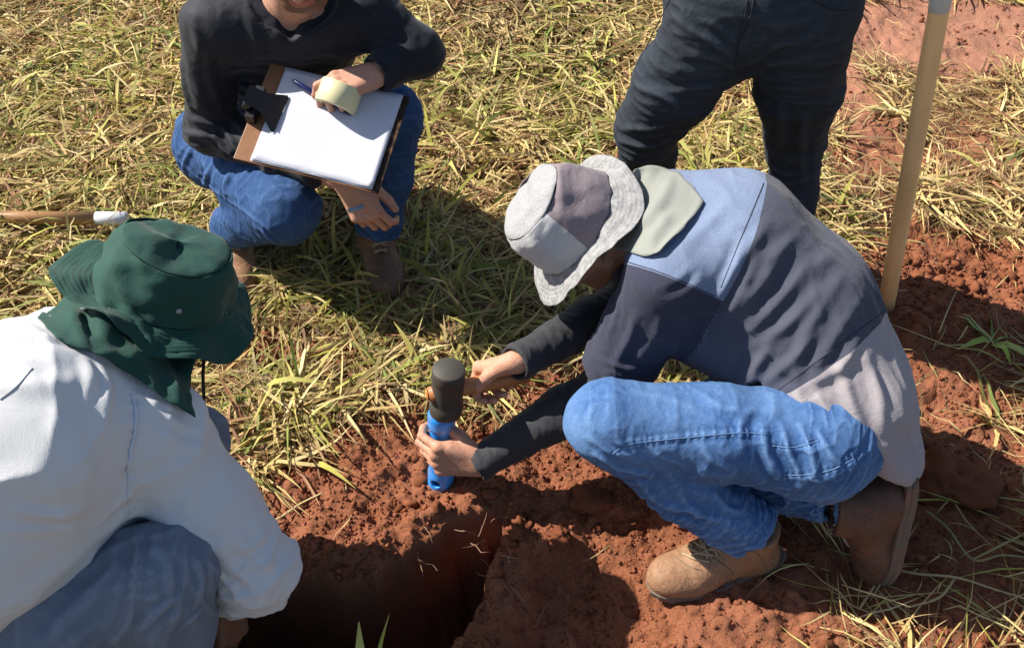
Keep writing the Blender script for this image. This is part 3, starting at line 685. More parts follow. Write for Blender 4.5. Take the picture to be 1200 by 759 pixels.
# ------------------------------------------------------------ materials of people and tools
M_SKIN_A = skinmat('skin_tan', (.50, .26, .17), (.42, .19, .12)); M_SKIN_C = skinmat('skin_light', (.52, .29, .20), (.44, .22, .15)); M_SKIN_B = skinmat('skin_brown', (.20, .095, .055), (.14, .06, .035))
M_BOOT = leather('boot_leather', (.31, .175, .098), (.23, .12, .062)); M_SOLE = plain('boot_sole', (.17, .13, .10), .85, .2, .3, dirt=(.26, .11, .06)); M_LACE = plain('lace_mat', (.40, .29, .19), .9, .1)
M_BOOT2 = leather('boot_leather_dusty_shaded', (.17, .10, .06), (.13, .075, .045))  # dusty brown leather; on the squatting man's left boot it paints shade
M_BOOT3 = leather('boot_leather_shaded', (.13, .065, .04), (.09, .045, .03))  # darker copy of the tan leather, shade painted on the kneeling man's rear boot
M_DENIM = denim('blue_denim', (.032, .095, .27), (.20, .345, .58), .85); M_DENIMD = denim('dark_denim', (.022, .060, .17), (.075, .15, .31), .5)
M_STITCH = plain('pale_stitching', (.13, .23, .40), .9, .1)
M_BLACKARM = cloth('black_stretch_cloth', (.022, .022, .026), (.032, .032, .038), weave=1200, fold=.0006, rough=.75, spec=.3)
M_HATG = cloth('light_grey_heather_cloth', (.25, .25, .255), (.20, .20, .21), heather=.35, fold=.0012, fscale=30)
M_MOTTLE, t, b = base_mat('mottled_grey_cloth', .95, .1)
col = mixc(t, ramp(t, noise(t, 75, 4, .7, .4), [(.40, (0, 0, 0)), (.60, (1, 1, 1))]), (.20, .20, .205), (.30, .30, .30)); t.links.new(col, b.inputs['Base Color']); bump(t, b, [(noise(t, 500, 2), .0006), (noise(t, 24, 4), .005)], .5)
M_HATP = cloth('purple_grey_cloth', (.19, .155, .17), (.15, .12, .135), heather=.35, fold=.0012)
M_FLAP = cloth('grey_green_cloth', (.25, .26, .235), (.20, .21, .19), fold=.001)
M_HAIR = plain('dark_hair', (.02, .014, .01), .6, .3)
def zone_mat(name, cols, rough=.92):
    """panels of one sewn garment: the attribute 'zone' holds the distance to each seam"""
    m, t, b = base_mat(name, rough, .15); at = N(t, 'ShaderNodeVertexColor', layer_name='zone'); sp = N(t, 'ShaderNodeSeparateColor'); t.links.new(at.outputs[0], sp.inputs[0])
    col = None; fine = noise(t, 650, 2, .6); big = noise(t, 8, 5, .6); hm = ramp(t, fine, [(.40, (0, 0, 0)), (.62, (1, 1, 1))])
    for i, (c, hz) in enumerate(cols):
        cc = mixc(t, big, c, tuple(x * .8 for x in c)); cc = mixc(t, hm, cc, tuple(min(1, x * (1 + hz)) for x in c))
        if col is None: col = cc; continue
        mt = N(t, 'ShaderNodeMath', operation='GREATER_THAN'); t.links.new(sp.outputs[i - 1], mt.inputs[0]); mt.inputs[1].default_value = .5
        col = mixc(t, mt.outputs[0], col, cc)
    t.links.new(col, b.inputs['Base Color']); b.inputs['Sheen Weight'].default_value = .1; bump(t, b, [(noise(t, 22, 5, .6, .7), .006), (fine, .0006)], .5); return m

# ------------------------------------------------------------ the man kneeling at the pit
manA = empty('person', (.48, 1.10, 0)); tag(manA, 'man in grey and blue panelled shirt kneeling at the pit, swinging a mallet', 'person', 'people at the dig')
hipL = A(.565, 1.135, .350); hipR = A(.61, 1.34, .33); kneeL = A(.176, 1.142, .398); ankL = A(.462, 1.080, .125)
P0 = A(.605, 1.25, .37); P1 = A(.555, 1.36, .49); P2 = A(.43, 1.445, .565); P3 = A(.325, 1.475, .58)
ShL = A(.285, 1.335, .565); ShR = A(.31, 1.61, .53); ElL = A(.195, 1.335, .285); ElR = A(.25, 1.55, .32)
WrL = PY(564, 541, 1.228)
SB = PZ(517, 573, 0.0); SB = A(SB[0], SB[1], ground_z(SB[0], SB[1])); SUP = unit(A(.06, 0, 1)); hc = SB + A(.008, 0, 0) + SUP * .244 + unit(A(.10, .02, 1)) * .062; hd = unit(A(.93, .27, -.01))
XR = unit(A(-.60, .45, -.62)); NR = unit(A(.05, -.66, -.74)); NR = unit(NR - XR * (NR @ XR)); WrR = hc + hd * .112 - NR * .030 - XR * .062; HdC = A(.130, 1.485, .565)
HF = frame(unit(A(-.55, -.08, -.80)), unit(A(-.80, -.10, .55)))
# trousers
s = Body((.06, .98, .0), (.80, 1.50, .56), .0032)
s.chain([(kneeL, .074), ((kneeL + hipL) / 2, .084), (hipL, .100)], .03)
s.cone(kneeL, ankL + (kneeL - ankL) * .48, .070, .062, .03); s.cone(ankL + (kneeL - ankL) * .48, ankL + A(.005, 0, .02), .062, .062, .02)
s.ell(P0 + A(.035, 0, -.03), (.115, .165, .115), None, .05); s.cone(hipL, hipR, .10, .10, .04); s.cone(P0, P1, .115, .11, .04)
kneeR = A(.32, 1.31, .10); ankR = A(.66, 1.135, .19)
s.chain([(hipR, .10), (kneeR, .07)], .03); s.chain([(kneeR, .068), ((kneeR + ankR) / 2, .060), (ankR + A(-.0, 0, 0), .060)], .02)
dL = unit(ankL - kneeL); dR = unit(ankR - kneeR); cL = ankL - dL * .014; cR = A(.690, 1.13, .19)
s.cut(cL, dL, (ankL, .08)); s.cut(cR, A(1, -.15, .1), (ankR, .085)); 
for c, d in ((cL, dL), (cR, unit(A(1, -.15, .1)))): s.cone(c - d * .05, c + d * .03, .053, .055, .004, sub=True)
s.cut(P1 + A(-.02, 0, -.02), P1 - P0)
V, Q = s.mesh(3)
V = crumple(V, Q, .0022, 9, axis=unit(kneeL - hipL), stretch=.5, s=3)
V = crumple(V, Q, .0030, 20, axis=dL, stretch=.5, s=31, where=lambda v: sstep(.30, .22, v[:, 2]))
FJ = [([(725, 520), (755, 517), (800, 512), (850, 508), (905, 507)], .0016, .005), ([(700, 533), (725, 548), (762, 557)], .005, .008), ([(690, 512), (715, 530), (740, 534)], .003, .007),
      ([(893, 500), (898, 530), (912, 560)], .006, .008), ([(915, 498), (925, 530), (940, 562)], .005, .007), ([(938, 500), (950, 530), (956, 560)], .005, .007), ([(958, 505), (972, 530), (985, 550)], .004, .007),
      ([(880, 480), (868, 500), (870, 530)], .003, .008), ([(820, 460), (850, 478), (905, 482)], .003, .010), ([(745, 460), (790, 470), (830, 490)], .002, .010), ([(770, 540), (800, 570), (850, 585)], .004, .010), ([(745, 560), (775, 590), (820, 600)], .005, .009),
      ([(790, 570), (815, 600), (850, 612)], .005, .008), ([(835, 575), (850, 595), (872, 600)], .004, .007), ([(760, 520), (775, 535), (800, 545)], .002, .006), ([(820, 520), (835, 540), (860, 552)], .0025, .007), ([(700, 470), (690, 490), (697, 515)], .002, .008), ([(960, 585), (963, 600), (962, 618)], .003, .005)]
V = folds(V, Q, FJ); V = creases(V, Q, .0040, 13, axis=unit(kneeL - hipL) + A(0, 0, .35), stretch=.42, s=12, p=5, where=lambda v: .18 + .6 * sstep(.40, .32, v[:, 2]) + .6 * sstep(.42, .52, v[:, 0]))
V = creases(V, Q, .0050, 17, axis=dL, stretch=.45, s=55, p=4, where=lambda v: sstep(.27, .17, v[:, 2]))
V = pucker(V, Q, [[(716, 533), (735, 521), (770, 516), (820, 511), (870, 507), (903, 509)], [(905, 522), (930, 524), (960, 516)], [(918, 556), (945, 556), (975, 550), (1003, 536)]])
TJ = bvh(V, Q)
jeans = obj_arr('trousers', V, Q, M_DENIM, manA); jeans['label'] = 'faded blue denim trousers'
for pts in ([(716, 533), (735, 521), (770, 516), (820, 511), (870, 507), (903, 509)], [(905, 522), (930, 524), (960, 516)], [(918, 556), (945, 556), (975, 550), (1003, 536)], [(948, 556), (952, 561)]): seam(TJ, pts, M_STITCH, jeans, r=.0010)
# shirt
s = Body((.10, 1.08, .20), (.84, 1.78, .80), .0036)
lat = unit(ShR - ShL)
s.chain([(P0 + A(.03, 0, .0), .122), (P1, .125), (P2, .128), (P3, .105)], .05, lat, 1.26)
s.cone(ShL + A(.02, .03, .0), ShR + A(.02, -.03, 0), .078, .078, .05); s.cone(P2, ShL + A(.03, .03, 0), .10, .075, .05); s.cone(P2, ShR + A(.03, -.03, 0), .10, .075, .05)
s.cone(P3, P3 + A(-.05, -.0, -.005), .07, .062, .03)
s.cone(ShL, ElL + (ShL - ElL) * .05, .072, .070, .03); s.cone(ShR, ElR + (ShR - ElR) * .25, .070, .070, .03)
s.cone(P1 + A(-.02, -.10, -.05), P0 + A(-.03, -.14, -.04), .07, .07, .06); s.chain([(PD(800, 345, 1.87), .07), (PD(838, 385, 1.87), .07), (PD(885, 420, 1.85), .065)], .05)
s.cone(P0 + A(.02, -.05, 0), P0 + A(.065, -.075, -.095), .105, .115, .04); s.cone(P0 + A(.04, .05, 0), P0 + A(.075, .05, -.09), .105, .11, .04)
aL = unit(ElL - ShL); aR = unit(ElR - ShR)
eL = ElL + (ShL - ElL) * .17; s.cut(eL, aL + A(0, 0, 0), (eL + aL * .08, .105)); eR = ElR + (ShR - ElR) * .3; s.cut(eR, aR, (eR + aR * .08, .10))
s.cone(eL - aL * .06, eL + aL * .05, .058, .064, .004, sub=True)
hemA, hemB = PD(893, 458, 1.75), PD(1010, 540, 1.76); hemC = PD(1066, 495, 1.9); nh = unit(np.cross(hemB - hemA, hemC - hemA)); nh = nh if nh @ (hemA - P1) > 0 else -nh
s.cut((hemA + hemB + hemC) / 3 + nh * .008, nh, (P0 + A(.06, -.06, -.10), .27))
s.cone(P3 + A(-.14, 0, -.02), P3 + A(-.03, -.0, -.005), .056, .056, .006, sub=True)
V, Q = s.mesh(3)
V = crumple(V, Q, .0038, 11, axis=unit(A(.5, -.6, -.5)), stretch=3.0, s=8, where=lambda v: .35 + sstep(1.5, 1.25, v[:, 1]))
V = creases(V, Q, .0042, 15, axis=unit(A(.45, -.6, -.6)), stretch=4.5, s=18, p=4, where=lambda v: sstep(.33, .45, v[:, 0]) * sstep(1.62, 1.45, v[:, 1]))
V = creases(V, Q, .0035, 20, axis=unit(A(.2, -.3, -.9)), stretch=2, s=19, p=4, where=lambda v: sstep(.40, .30, v[:, 0]) * sstep(.56, .48, v[:, 2]))
FS = [([(872, 280), (858, 320), (834, 362)], .007, .009), ([(890, 300), (868, 345), (845, 375)], .005, .009), ([(922, 290), (895, 330), (862, 368)], .006, .010), ([(948, 305), (915, 350), (880, 388)], .006, .010), ([(965, 335), (930, 375), (890, 405)], .005, .010),
      ([(985, 325), (945, 390), (932, 440)], .005, .010), ([(1010, 350), (975, 400), (955, 440)], .004, .011), ([(905, 405), (890, 425), (882, 445)], .006, .009), ([(870, 400), (862, 420), (850, 440)], .005, .009), ([(832, 350), (826, 390), (812, 435)], .005, .010), ([(960, 390), (925, 425), (900, 447)], .005, .009),
      ([(935, 275), (905, 300), (880, 345)], .004, .010), ([(900, 260), (880, 290), (862, 320)], .004, .010), ([(975, 295), (950, 320), (925, 350)], .003, .012),
      ([(985, 430), (995, 465), (1012, 512)], .006, .010), ([(1015, 420), (1030, 460), (1035, 505)], .005, .010), ([(955, 460), (972, 485), (1005, 528)], .006, .009), ([(925, 455), (955, 490), (985, 520)], .004, .008), ([(1005, 400), (985, 430), (940, 455)], .005, .010),
      ([(745, 370), (738, 395), (722, 425)], .005, .009), ([(775, 375), (765, 400), (742, 430)], .004, .009), ([(800, 365), (792, 400), (780, 432)], .004, .009), ([(725, 350), (722, 370), (712, 395)], .003, .007), ([(700, 420), (735, 432), (775, 432)], .003, .006), ([(850, 240), (830, 262), (800, 290)], .003, .012), ([(815, 320), (800, 335), (780, 345)], -.004, .008)]
V = folds(V, Q, FS); TS = bvh(V, Q)
def side(V, a, b, ref, t=None):
    """signed distance to the seam plane through two points of the garment"""
    n = unit(np.cross(b - a, FW)); n = n if n @ (ref - a) > 0 else -n; return (V - a) @ n
s1 = side(V, PD(896, 212, 1.8), PD(842, 345, 1.8), P1); s2 = side(V, PD(1045, 358, 1.8), PD(905, 462, 1.8), P0 + A(0, -.1, -.2)); s3 = side(V, PD(733, 308, 1.75), PD(842, 352, 1.75), ElL)
armd = np.minimum((V - ShL) @ -lat + .02, 1) ; neararm = sstep(.10, .08, np.linalg.norm((V - ShL) - ((V - ShL) @ aL)[:, None] * aL, axis=1))
s3 = np.where((s3 > 0) & (s1 < .0) , s3, -np.abs(s3)); far = (V - ShR) @ aR - .03; s3 = np.where(V[:, 1] > 1.5, np.where(np.linalg.norm(V - ElR, axis=1) < .2, far, -.1), s3)
Z = np.stack([.5 + 3 * s1, .5 + 3 * s2, .5 + 3 * s3], 1).clip(0, 1)
M_SHIRT = zone_mat('panelled_jersey', [((.145, .185, .28), .25), ((.062, .067, .095), .10), ((.31, .28, .295), .10), ((.036, .038, .062), .10)])
shirt = obj_arr('shirt', V, Q, M_SHIRT, manA); vcol(shirt.data, Z, 'zone')
for pts in ([(895, 215), (882, 247), (869, 278), (856, 310), (845, 337)], [(1042, 360), (1010, 384), (975, 410), (940, 436), (912, 457)], [(735, 307), (770, 318), (805, 332), (838, 347)]): seam(TS, pts, plain('shirt_seam', (.05, .055, .08), .95, .1) if 'shirt_seam' not in bpy.data.materials else bpy.data.materials['shirt_seam'], shirt, r=.0013, lift=-.0004)
# body: one skin surface, finer at head and hands
s = Body((-.03, 1.05, .0), (.80, 1.80, .76), .007)
s.chain([(P0, .10), (P1, .10), (P2, .10), (P3, .08)], .05, lat, 1.3); s.cone(ShL + A(.02, .03, 0), ShR + A(.02, -.03, 0), .05, .05, .04); s.cone(P3, HdC + HF @ A(-.03, 0, -.05), .055, .056, .03)
s.chain([(ShL, .038), (ElL, .030), (WrL, .025)], .01); s.chain([(ShR, .038), (ElR, .030), (WrR, .025)], .01)
s.chain([(hipL, .07), (kneeL, .048), (ankL, .034)], .01); s.chain([(hipR, .07), (kneeR, .045), (ankR - A(.02, 0, 0), .026)], .01)
s.ell(HdC, (.08, .06, .09), HF, .02)
parts = [s.mesh(2)]
s = Body(HdC - .2, HdC + A(.26, .2, .2), .0024); head(s, HdC, HF); s.cone(P3, HdC + HF @ A(-.03, 0, -.05), .058, .059, .03); parts.append(s.mesh(1)); 
s = Body(WrL - .16, WrL + .16, .0019)
hand(s, WrL, A(-1, .02, .10), A(.05, .95, -.20), 1, [(38, 55, 35), (45, 60, 40), (50, 62, 40), (52, 62, 40)], [(A(.75, .45, .5), .9), (A(.9, .1, .55), .9), (A(.9, -.1, .5), .9)] if 0 else [(.7, .5, .45), (.85, .15, .6), (.7, -.1, .8)], fore=ElL)
parts.append(s.mesh(1))
s = Body(WrR - .17, WrR + .14, .0019)
hand(s, WrR, XR, NR, -1, [(55, 60, 40), (60, 65, 45), (62, 70, 45), (60, 70, 45)], [(.75, .45, .40), (.9, .1, .5), (.85, -.35, .45)], fore=ElR)
parts.append(s.mesh(1))
V, Q = merge(parts); V = squash(V, HdC, HF); C = np.ones((len(V), 3)); C = head_cols(V, HdC, HF, C, .45)
for W in (WrL, WrR): C[(np.linalg.norm(V - W, axis=1) < .2)] *= A(1.08, 1.12, 1.15)
C = paint_hands(V, C)
obj_arr('body', V, Q, M_SKIN_A, manA, C=C)
# close-fitting sleeves
for nm, S_, E_, W_ in (('arm_sleeve', ShL, ElL, WrL), ('arm_sleeve', ShR, ElR, WrR)):
    s = Body(np.minimum(np.minimum(E_, W_), S_) - .08, np.maximum(np.maximum(E_, W_), S_) + .08, .003); d = unit(W_ - E_); w = W_ + d * .012
    s.chain([(E_ + (S_ - E_) * .6, .050), (E_, .046), (E_ + (W_ - E_) * .35, .049), (W_, .0325), (W_ + d * .03, .032)], .02); s.cut(w, d, (W_ + d * .05, .08)); s.cone(W_ - d * .03, W_ + d * .05, .0295, .0295, .002, sub=True)
    V, Q = s.mesh(2); V = crumple(V, Q, .0020, 24, axis=unit(d + A(0, 0, .3)), stretch=.45, s=4); obj_arr(nm, V, Q, M_BLACKARM, manA)
# boots
b1, TB1, _ = boot(manA, A(.465, 1.075, ground_z(.44, 1.06) * .3 + .010), A(-.95, -.26, .0), A(0, 0, 1), M_BOOT, M_SOLE, M_LACE, 'scuffed tan work boot flat on the soil')
b2, _, _ = boot(manA, A(.765, 1.085, .20), A(.04, -.12, -.97), A(-1, .12, 0), M_BOOT3, M_SOLE, M_LACE, 'dusty work boot standing on its toe, shade painted into its brown leather', shaft=.14)
for nm, pts, rr in (('stitching', [(836, 700), (851, 684), (858, 671), (846, 660), (832, 652)], .0012), ('stitching', [(833, 701), (848, 685), (854, 672)], .0009), ('stitching', [(880, 640), (893, 655), (900, 672)], .0010), ('stitching', [(790, 650), (805, 662), (822, 668)], .0008)): seam(TB1, pts, M_SOLE, b1, nm, rr)
for pts in ([(806, 640), (820, 648), (836, 650)], [(812, 634), (826, 642), (842, 644)], [(800, 648), (816, 655), (832, 658)], [(818, 628), (826, 640), (832, 652)], [(838, 640), (826, 646), (808, 650)], [(822, 630), (812, 622), (804, 630), (812, 640)], [(824, 632), (838, 626), (842, 638)]): seam(TB1, pts, M_LACE, b1, 'lace', .0026, .0026)
# hat with neck flap
def hat(parent, c, axf, rc, hc, brim, crown_mat, top_mat, brim_mat, wr=.002, back=None, nb=64, flat=.82, seedv=0, th=.0022, wob=.0):
    """axf columns: x front, y left, z up the crown; brim(angle) -> (width, drop)"""
    P = lambda x, y, z: c + axf @ A(x, y, z)
    prof = [(1.06, .0), (1.05, .10), (1.03, .25), (1.0, .45), (.96, .62), (.91, .76), (.84, .88), (.80, .93)]; top = [(.80, .93), (.74, .965), (.6, .99), (.4, 1.0), (.2, 1.005), (-.0035, 1.005)]
    def ringset(pr): return np.array([[P(rc * r * math.cos(a), rc * flat * r * math.sin(a), hc * h + wob * math.sin(2 * a + 1) * h) for a in np.linspace(0, 2 * math.pi, nb, endpoint=False)] for r, h in pr])
    h_ = empty('hat', c); h_.parent = parent; h_.location = Vector(c) - parent.location
    G1 = ringset([(prof[0][0], 0)] + [(np.interp(t, np.linspace(0, 1, len(prof)), [p[0] for p in prof]), np.interp(t, np.linspace(0, 1, len(prof)), [p[1] for p in prof])) for t in np.linspace(0, 1, 22)]); G1 = G1[1:]
    cm = sheet(G1, th, crown_mat, 'crown', h_, wr, 17, seedv, True); tp = sheet(ringset([(np.interp(t, np.linspace(0, 1, len(top)), [p[0] for p in top]) + .004, np.interp(t, np.linspace(0, 1, len(top)), [p[1] for p in top])) for t in np.linspace(0, 1, 12)]), th, top_mat, 'crown_top', h_, wr * .8, 17, seedv + 3, True)
    rows = []
    for it, t in enumerate(np.linspace(0, 1, 33)):
        row = []
        for a in np.linspace(0, 2 * math.pi, nb, endpoint=False):
            w, dr = brim(a); r = rc * 1.06 + w * t; row.append(P(r * math.cos(a), (rc * flat * 1.06 + w * t) * math.sin(a), -dr * t ** 1.15 + .002 - (.0011 if it % 4 == 3 and t < .97 else 0)))
        rows.append(row)
    br = sheet(np.array(rows), th * .9, brim_mat, 'brim', h_, wr * .7, 20, seedv + 7, True)
    return h_, P
def brimA(a):
    w = .054 + .010 * math.cos(a) + .004 * math.sin(3 * a + 1); return w, .020 + .014 * math.cos(2 * a + .5) + .011 * math.sin(3 * a) + .006 * math.sin(5 * a + 2)
cA = HdC + HF[:, 2] * .022 + A(.010, 0, .012)
M_CROWN = None
M_CROWN = zone_mat('two_tone_crown', [((.19, .155, .17), .35), ((.40, .40, .41), .25)])
hA, PA = hat(manA, cA, HF, .101, .112, brimA, M_CROWN, M_HATG, M_MOTTLE, .0055, seedv=2, flat=.86)
for ch in hA.children:
    if ch.name.startswith('crown'):
        n_ = len(ch.data.vertices); co = np.empty(n_ * 3, np.float32); ch.data.vertices.foreach_get('co', co); co = co.reshape(-1, 3)
        a_, b_ = PD(618, 232, 1.75), PD(660, 265, 1.75); nn = unit(np.cross(b_ - a_, FW)); nn = nn if nn[2] < 0 else -nn; vcol(ch.data, np.repeat((.5 + 4 * ((co - a_) @ nn))[:, None].clip(0, 1), 3, 1), 'zone')
tube_obj('piping', np.array([PA(.104 * .80 * math.cos(a), .104 * .84 * .80 * math.sin(a), .105 * .935) for a in np.linspace(0, 2 * math.pi, 49)]), .0010, M_HATP, hA, 6)
TB = TS
def on(x, y, off, T=None):
    h = hit(T or TB, x, y, off); return h
rows = draped(TS, [[(737, 208, 1.84), (752, 194, 1.86), (778, 194, 1.87), (800, 203, 1.87), (824, 233, 1.86)],
        [(724, 228, 1.835), (742, 216, 1.84), (766, 218, 1.86), (792, 230, 1.86), (812, 252, 1.85)],
        [(716, 250, 1.83), (732, 244, 1.83), (754, 242, 1.85), (780, 250, 1.85), (800, 268, 1.85)],
        [(706, 268, 1.83), (728, 266, 1.83), (748, 266, 1.84), (770, 272, 1.84), (788, 280, 1.84)],
        [(694, 284, 1.83), (718, 291, 1.83), (738, 295, 1.83), (758, 298, 1.83), (774, 294, 1.83)]], .012)
sheet(clear(patch(rows, 8, 8), [TS], .016), .002, M_FLAP, 'neck_flap', hA, .0060, 11, 5, under=[TS], fl=[([(752, 200), (742, 225), (726, 262)], .015, .010), ([(790, 205), (778, 232), (752, 262)], -.010, .012), ([(812, 240), (790, 262), (768, 290)], .010, .010), ([(735, 285), (750, 272), (772, 262)], .005, .007)])
# ------------------------------------------------------------ sampler and mallet
M_BLUE = plain('blue_plastic', (.03, .29, .82), .36, .5, .1, dirt=(.25, .12, .08)); M_RUB = plain('black_rubber', (.060, .056, .047), .6, .4, .3, dirt=(.075, .05, .035))
M_WOODH = wood('handle_wood', (.46, .19, .07), (.32, .12, .045), (0, math.pi / 2, 0)); M_DARK = plain('hole_shade_mat', (.01, .012, .02), .8)
samp = empty('soil_sampler', SB); tag(samp, 'bright blue tube sampler held upright on the red soil', 'soil sampler')
s = Body(SB + A(-.06, -.06, -.03), SB + A(.06, .06, .30), .0016); up = SUP
s.cone(SB + up * -.02, SB + up * .25, .0262, .0250, .002); s.cone(SB + up * .01, SB + up * .045, .0285, .0285, .004); s.cone(SB + up * .212, SB + up * .232, .0290, .0290, .003)
s.cut(SB + up * .255, up); s.cut(SB - up * .015, -up); hdv = unit(A(-.38, -.9, .1)); s.cone(SB + up * .030 + hdv * .016, SB + up * .030 + hdv * .06, .0105, .0105, .001, sub=True)
s.cone(SB + up * .236, SB + up * .30, .022, .022, .001, sub=True)
V, Q = s.mesh(1); obj_arr('tube', V, Q, M_BLUE, samp)
V, F = lathe([(.0001, 0), (.0102, 0), (.0102, .001), (.0001, .001)], SB + up * .030 + hdv * .0168, hdv, 20); link('hole', poly_mesh('hole', V, F), M_DARK, samp)  # near-black disc painting the shade inside the round opening
MB_ = SB + A(.008, 0, 0) + SUP * .244; mup = unit(A(.10, .02, 1)); mal = empty('mallet', MB_); tag(mal, 'black cylindrical rubber mallet striking the top of the blue tube', 'mallet')
prof = [(.0001, 0), (.030, 0), (.0335, .003), (.0345, .010), (.0345, .030), (.0325, .033), (.0322, .036), (.0322, .090), (.0325, .092), (.0335, .094), (.0335, .118), (.0325, .123), (.0300, .1255), (.0001, .1262)]
V, F = lathe(prof, MB_, mup, 40); link('mallet_head', poly_mesh('mallet_head', V, F), M_RUB, mal)
hc = MB_ + mup * .062
tube_obj('handle', [hc - hd * .040, hc - hd * .038, hc, hc + hd * .04, hc + hd * .12, hc + hd * .165, hc + hd * .17], [.008, .0150, .0165, .0175, .0180, .0170, .010], M_WOODH, mal, 14)
M_WEDGE = plain('orange_wood_end', (.62, .22, .06), .6)
tube_obj('handle_end', [hc - hd * .043, hc - hd * .0405], [.0118, .0130], M_WEDGE, mal, 14)
# ------------------------------------------------------------ the man in white at the near left, seen from behind
M_WHITE = cloth('white_sun_shirt', (.60, .60, .60), (.55, .555, .565), rough=.6, spec=.3, fold=.0008, fscale=14); M_GREEN = cloth('dark_green_cloth', (.012, .060, .045), (.009, .045, .034), rough=.8, spec=.25, fold=.0012, fscale=24)
M_PANT = denim('grey_blue_cotton', (.16, .195, .26), (.27, .31, .38), .6); M_CORD = plain('dark_cord', (.03, .015, .01), .8)
P3 = A(-.665, 1.07, .635); P2 = PZ(25, 505, .61); P1 = PZ(-50, 590, .53); P0 = A(-.95, .84, .36)
ShR = A(-.575, .985, .545); ShL = A(-.77, 1.13, .56); ElR = PZ(298, 668, .32); WrR = PZ(268, 694, .22); ElL = A(-.67, 1.13, .30); WrL = A(-.60, 1.0, .18)
HF = frame(unit(A(.80, .05, -.35)), unit(A(.36, .12, .90))); cB = PD(194, 338, 1.60); HdC = cB - HF[:, 2] * .03 - HF[:, 0] * .005
lat = unit(ShL - ShR)
manB = empty('person', (-.75, .9, 0)); tag(manB, 'man seen from behind in white shirt and dark green hat', 'person', 'people at the dig')
s = Body((-1.25, .62, .12), (-.26, 1.42, .78), .0046)
s.chain([(P0, .15), (P1, .145), (P2, .135), (P3 + A(-.01, -.0, -.02), .085)], .06, lat, 1.25)
s.cone(ShR + (ShL - ShR) * .08, ShL, .082, .08, .05); s.cone(P2, ShR + A(-.04, .02, .0), .12, .085, .06); s.cone(P2, ShL, .11, .08, .06)
s.cone(P1 + A(.02, -.06, -.02), ShR + A(-.02, 0, -.06), .12, .07, .06)
s.chain([(ShR, .080), ((ShR + ElR) / 2, .072), (ElR, .060)], .03); s.chain([(ElR, .058), (WrR, .042)], .03); s.chain([(ShL, .075), (ElL, .058), (WrL, .04)], .03)
s.cone(P3, P3 + A(.03, .01, .03), .066, .062, .03)
hp = PZ(110, 645, .42); n = unit(A(.62, -.1, -.78)); 
s.cut(P0 + A(.02, -.03, -.12), A(-.1, -.3, -1)); d = unit(WrR - ElR); s.cut(WrR, d, (WrR + d * .05, .08)); s.cone(WrR - d * .03, WrR + d * .05, .036, .036, .003, sub=True)
s.cone(P3 + A(0, 0, .0), P3 + A(.05, .02, .08), .055, .055, .005, sub=True)
V, Q = s.mesh(3); V = crumple(V, Q, .0035, 8, axis=unit(ElR - ShR), stretch=2, s=61)
FW_ = [([(0, 395), (40, 398), (75, 402)], .004, .008), ([(100, 425), (105, 445), (100, 470)], .004, .008), ([(120, 432), (128, 452), (126, 475)], .004, .007), ([(170, 470), (200, 492), (232, 505)], .004, .007), ([(150, 458), (178, 470), (205, 478)], .003, .006), ([(185, 505), (215, 520), (250, 532)], .003, .007),
       ([(20, 600), (60, 604), (98, 598)], .006, .010), ([(0, 622), (45, 622), (80, 618)], .004, .010), ([(255, 640), (275, 668), (300, 690)], .006, .010), ([(240, 650), (262, 680), (282, 700)], .005, .008), ([(262, 620), (300, 650), (325, 668)], .003, .010), ([(150, 600), (190, 612), (235, 640)], .004, .012), ([(100, 640), (130, 615), (160, 600)], .005, .012), ([(20, 700), (60, 672), (100, 640)], .004, .014), ([(0, 440), (60, 452), (110, 440)], .003, .014), ([(80, 500), (100, 560), (90, 600)], .003, .016)]
V = folds(V, Q, FW_); V = creases(V, Q, .0075, 8, axis=unit(A(-.2, .6, .1)), stretch=2.5, s=33, p=5)
V = creases(V, Q, .0060, 14, axis=unit(ElR - ShR), stretch=.5, s=34, p=4, where=lambda v: sstep(.16, .06, np.linalg.norm(v - ElR, axis=1)) + .6 * sstep(.12, .04, np.linalg.norm(v - WrR, axis=1)))
V = pucker(V, Q, [[(154, 462), (159, 480), (158, 505), (153, 528), (150, 550)], [(150, 550), (150, 580), (152, 606)]], .0016, .012, .02)
TW = bvh(V, Q); shirtB = obj_arr('shirt', V, Q, M_WHITE, manB); shirtB['label'] = 'white long sleeved sun shirt'
M_SEAMW = plain('white_shirt_seam', (.62, .66, .72), .8)
pp = spline([(154, 462, 0), (159, 480, 0), (158, 505, 0), (153, 528, 0), (150, 550, 0)], 5); H = [hit(TW, p[0], p[1], .0012) for p in pp]; H = [h for h in H if h is not None]
if len(H) > 3: tube_obj('shoulder_seam', H, [.0028 + .0009 * math.sin(i * 2.6) for i in range(len(H))], M_SEAMW, shirtB, 7)
seam(TW, [(150, 550), (150, 580), (152, 606)], M_SEAMW, shirtB, r=.0012); seam(TW, [(0, 468), (20, 452), (38, 431)], plain('grey_seam', (.25, .28, .32), .8), shirtB, r=.0009)
s = Body((-1.2, .45, .0), (-.36, 1.30, .56), .005)
kR = PZ(185, 672, .40); aR_ = A(-.60, .74, .09); kL = A(-.60, 1.10, .38); aL_ = A(-.72, 1.02, .09); hR = P0 + A(.02, -.08, -.04); hL = P0 + A(.06, .12, -.04)
s.chain([(hR, .12), ((hR + kR) / 2, .105), (kR, .080), (aR_, .062)], .035); s.chain([(hL, .11), ((hL + kL) / 2, .09), (kL, .07), (aL_, .06)], .035); s.cone(hR, hL, .12, .12, .05)
V, Q = s.mesh(3); V = crumple(V, Q, .006, 10, axis=A(0, 0, 1), stretch=2.2, s=70)
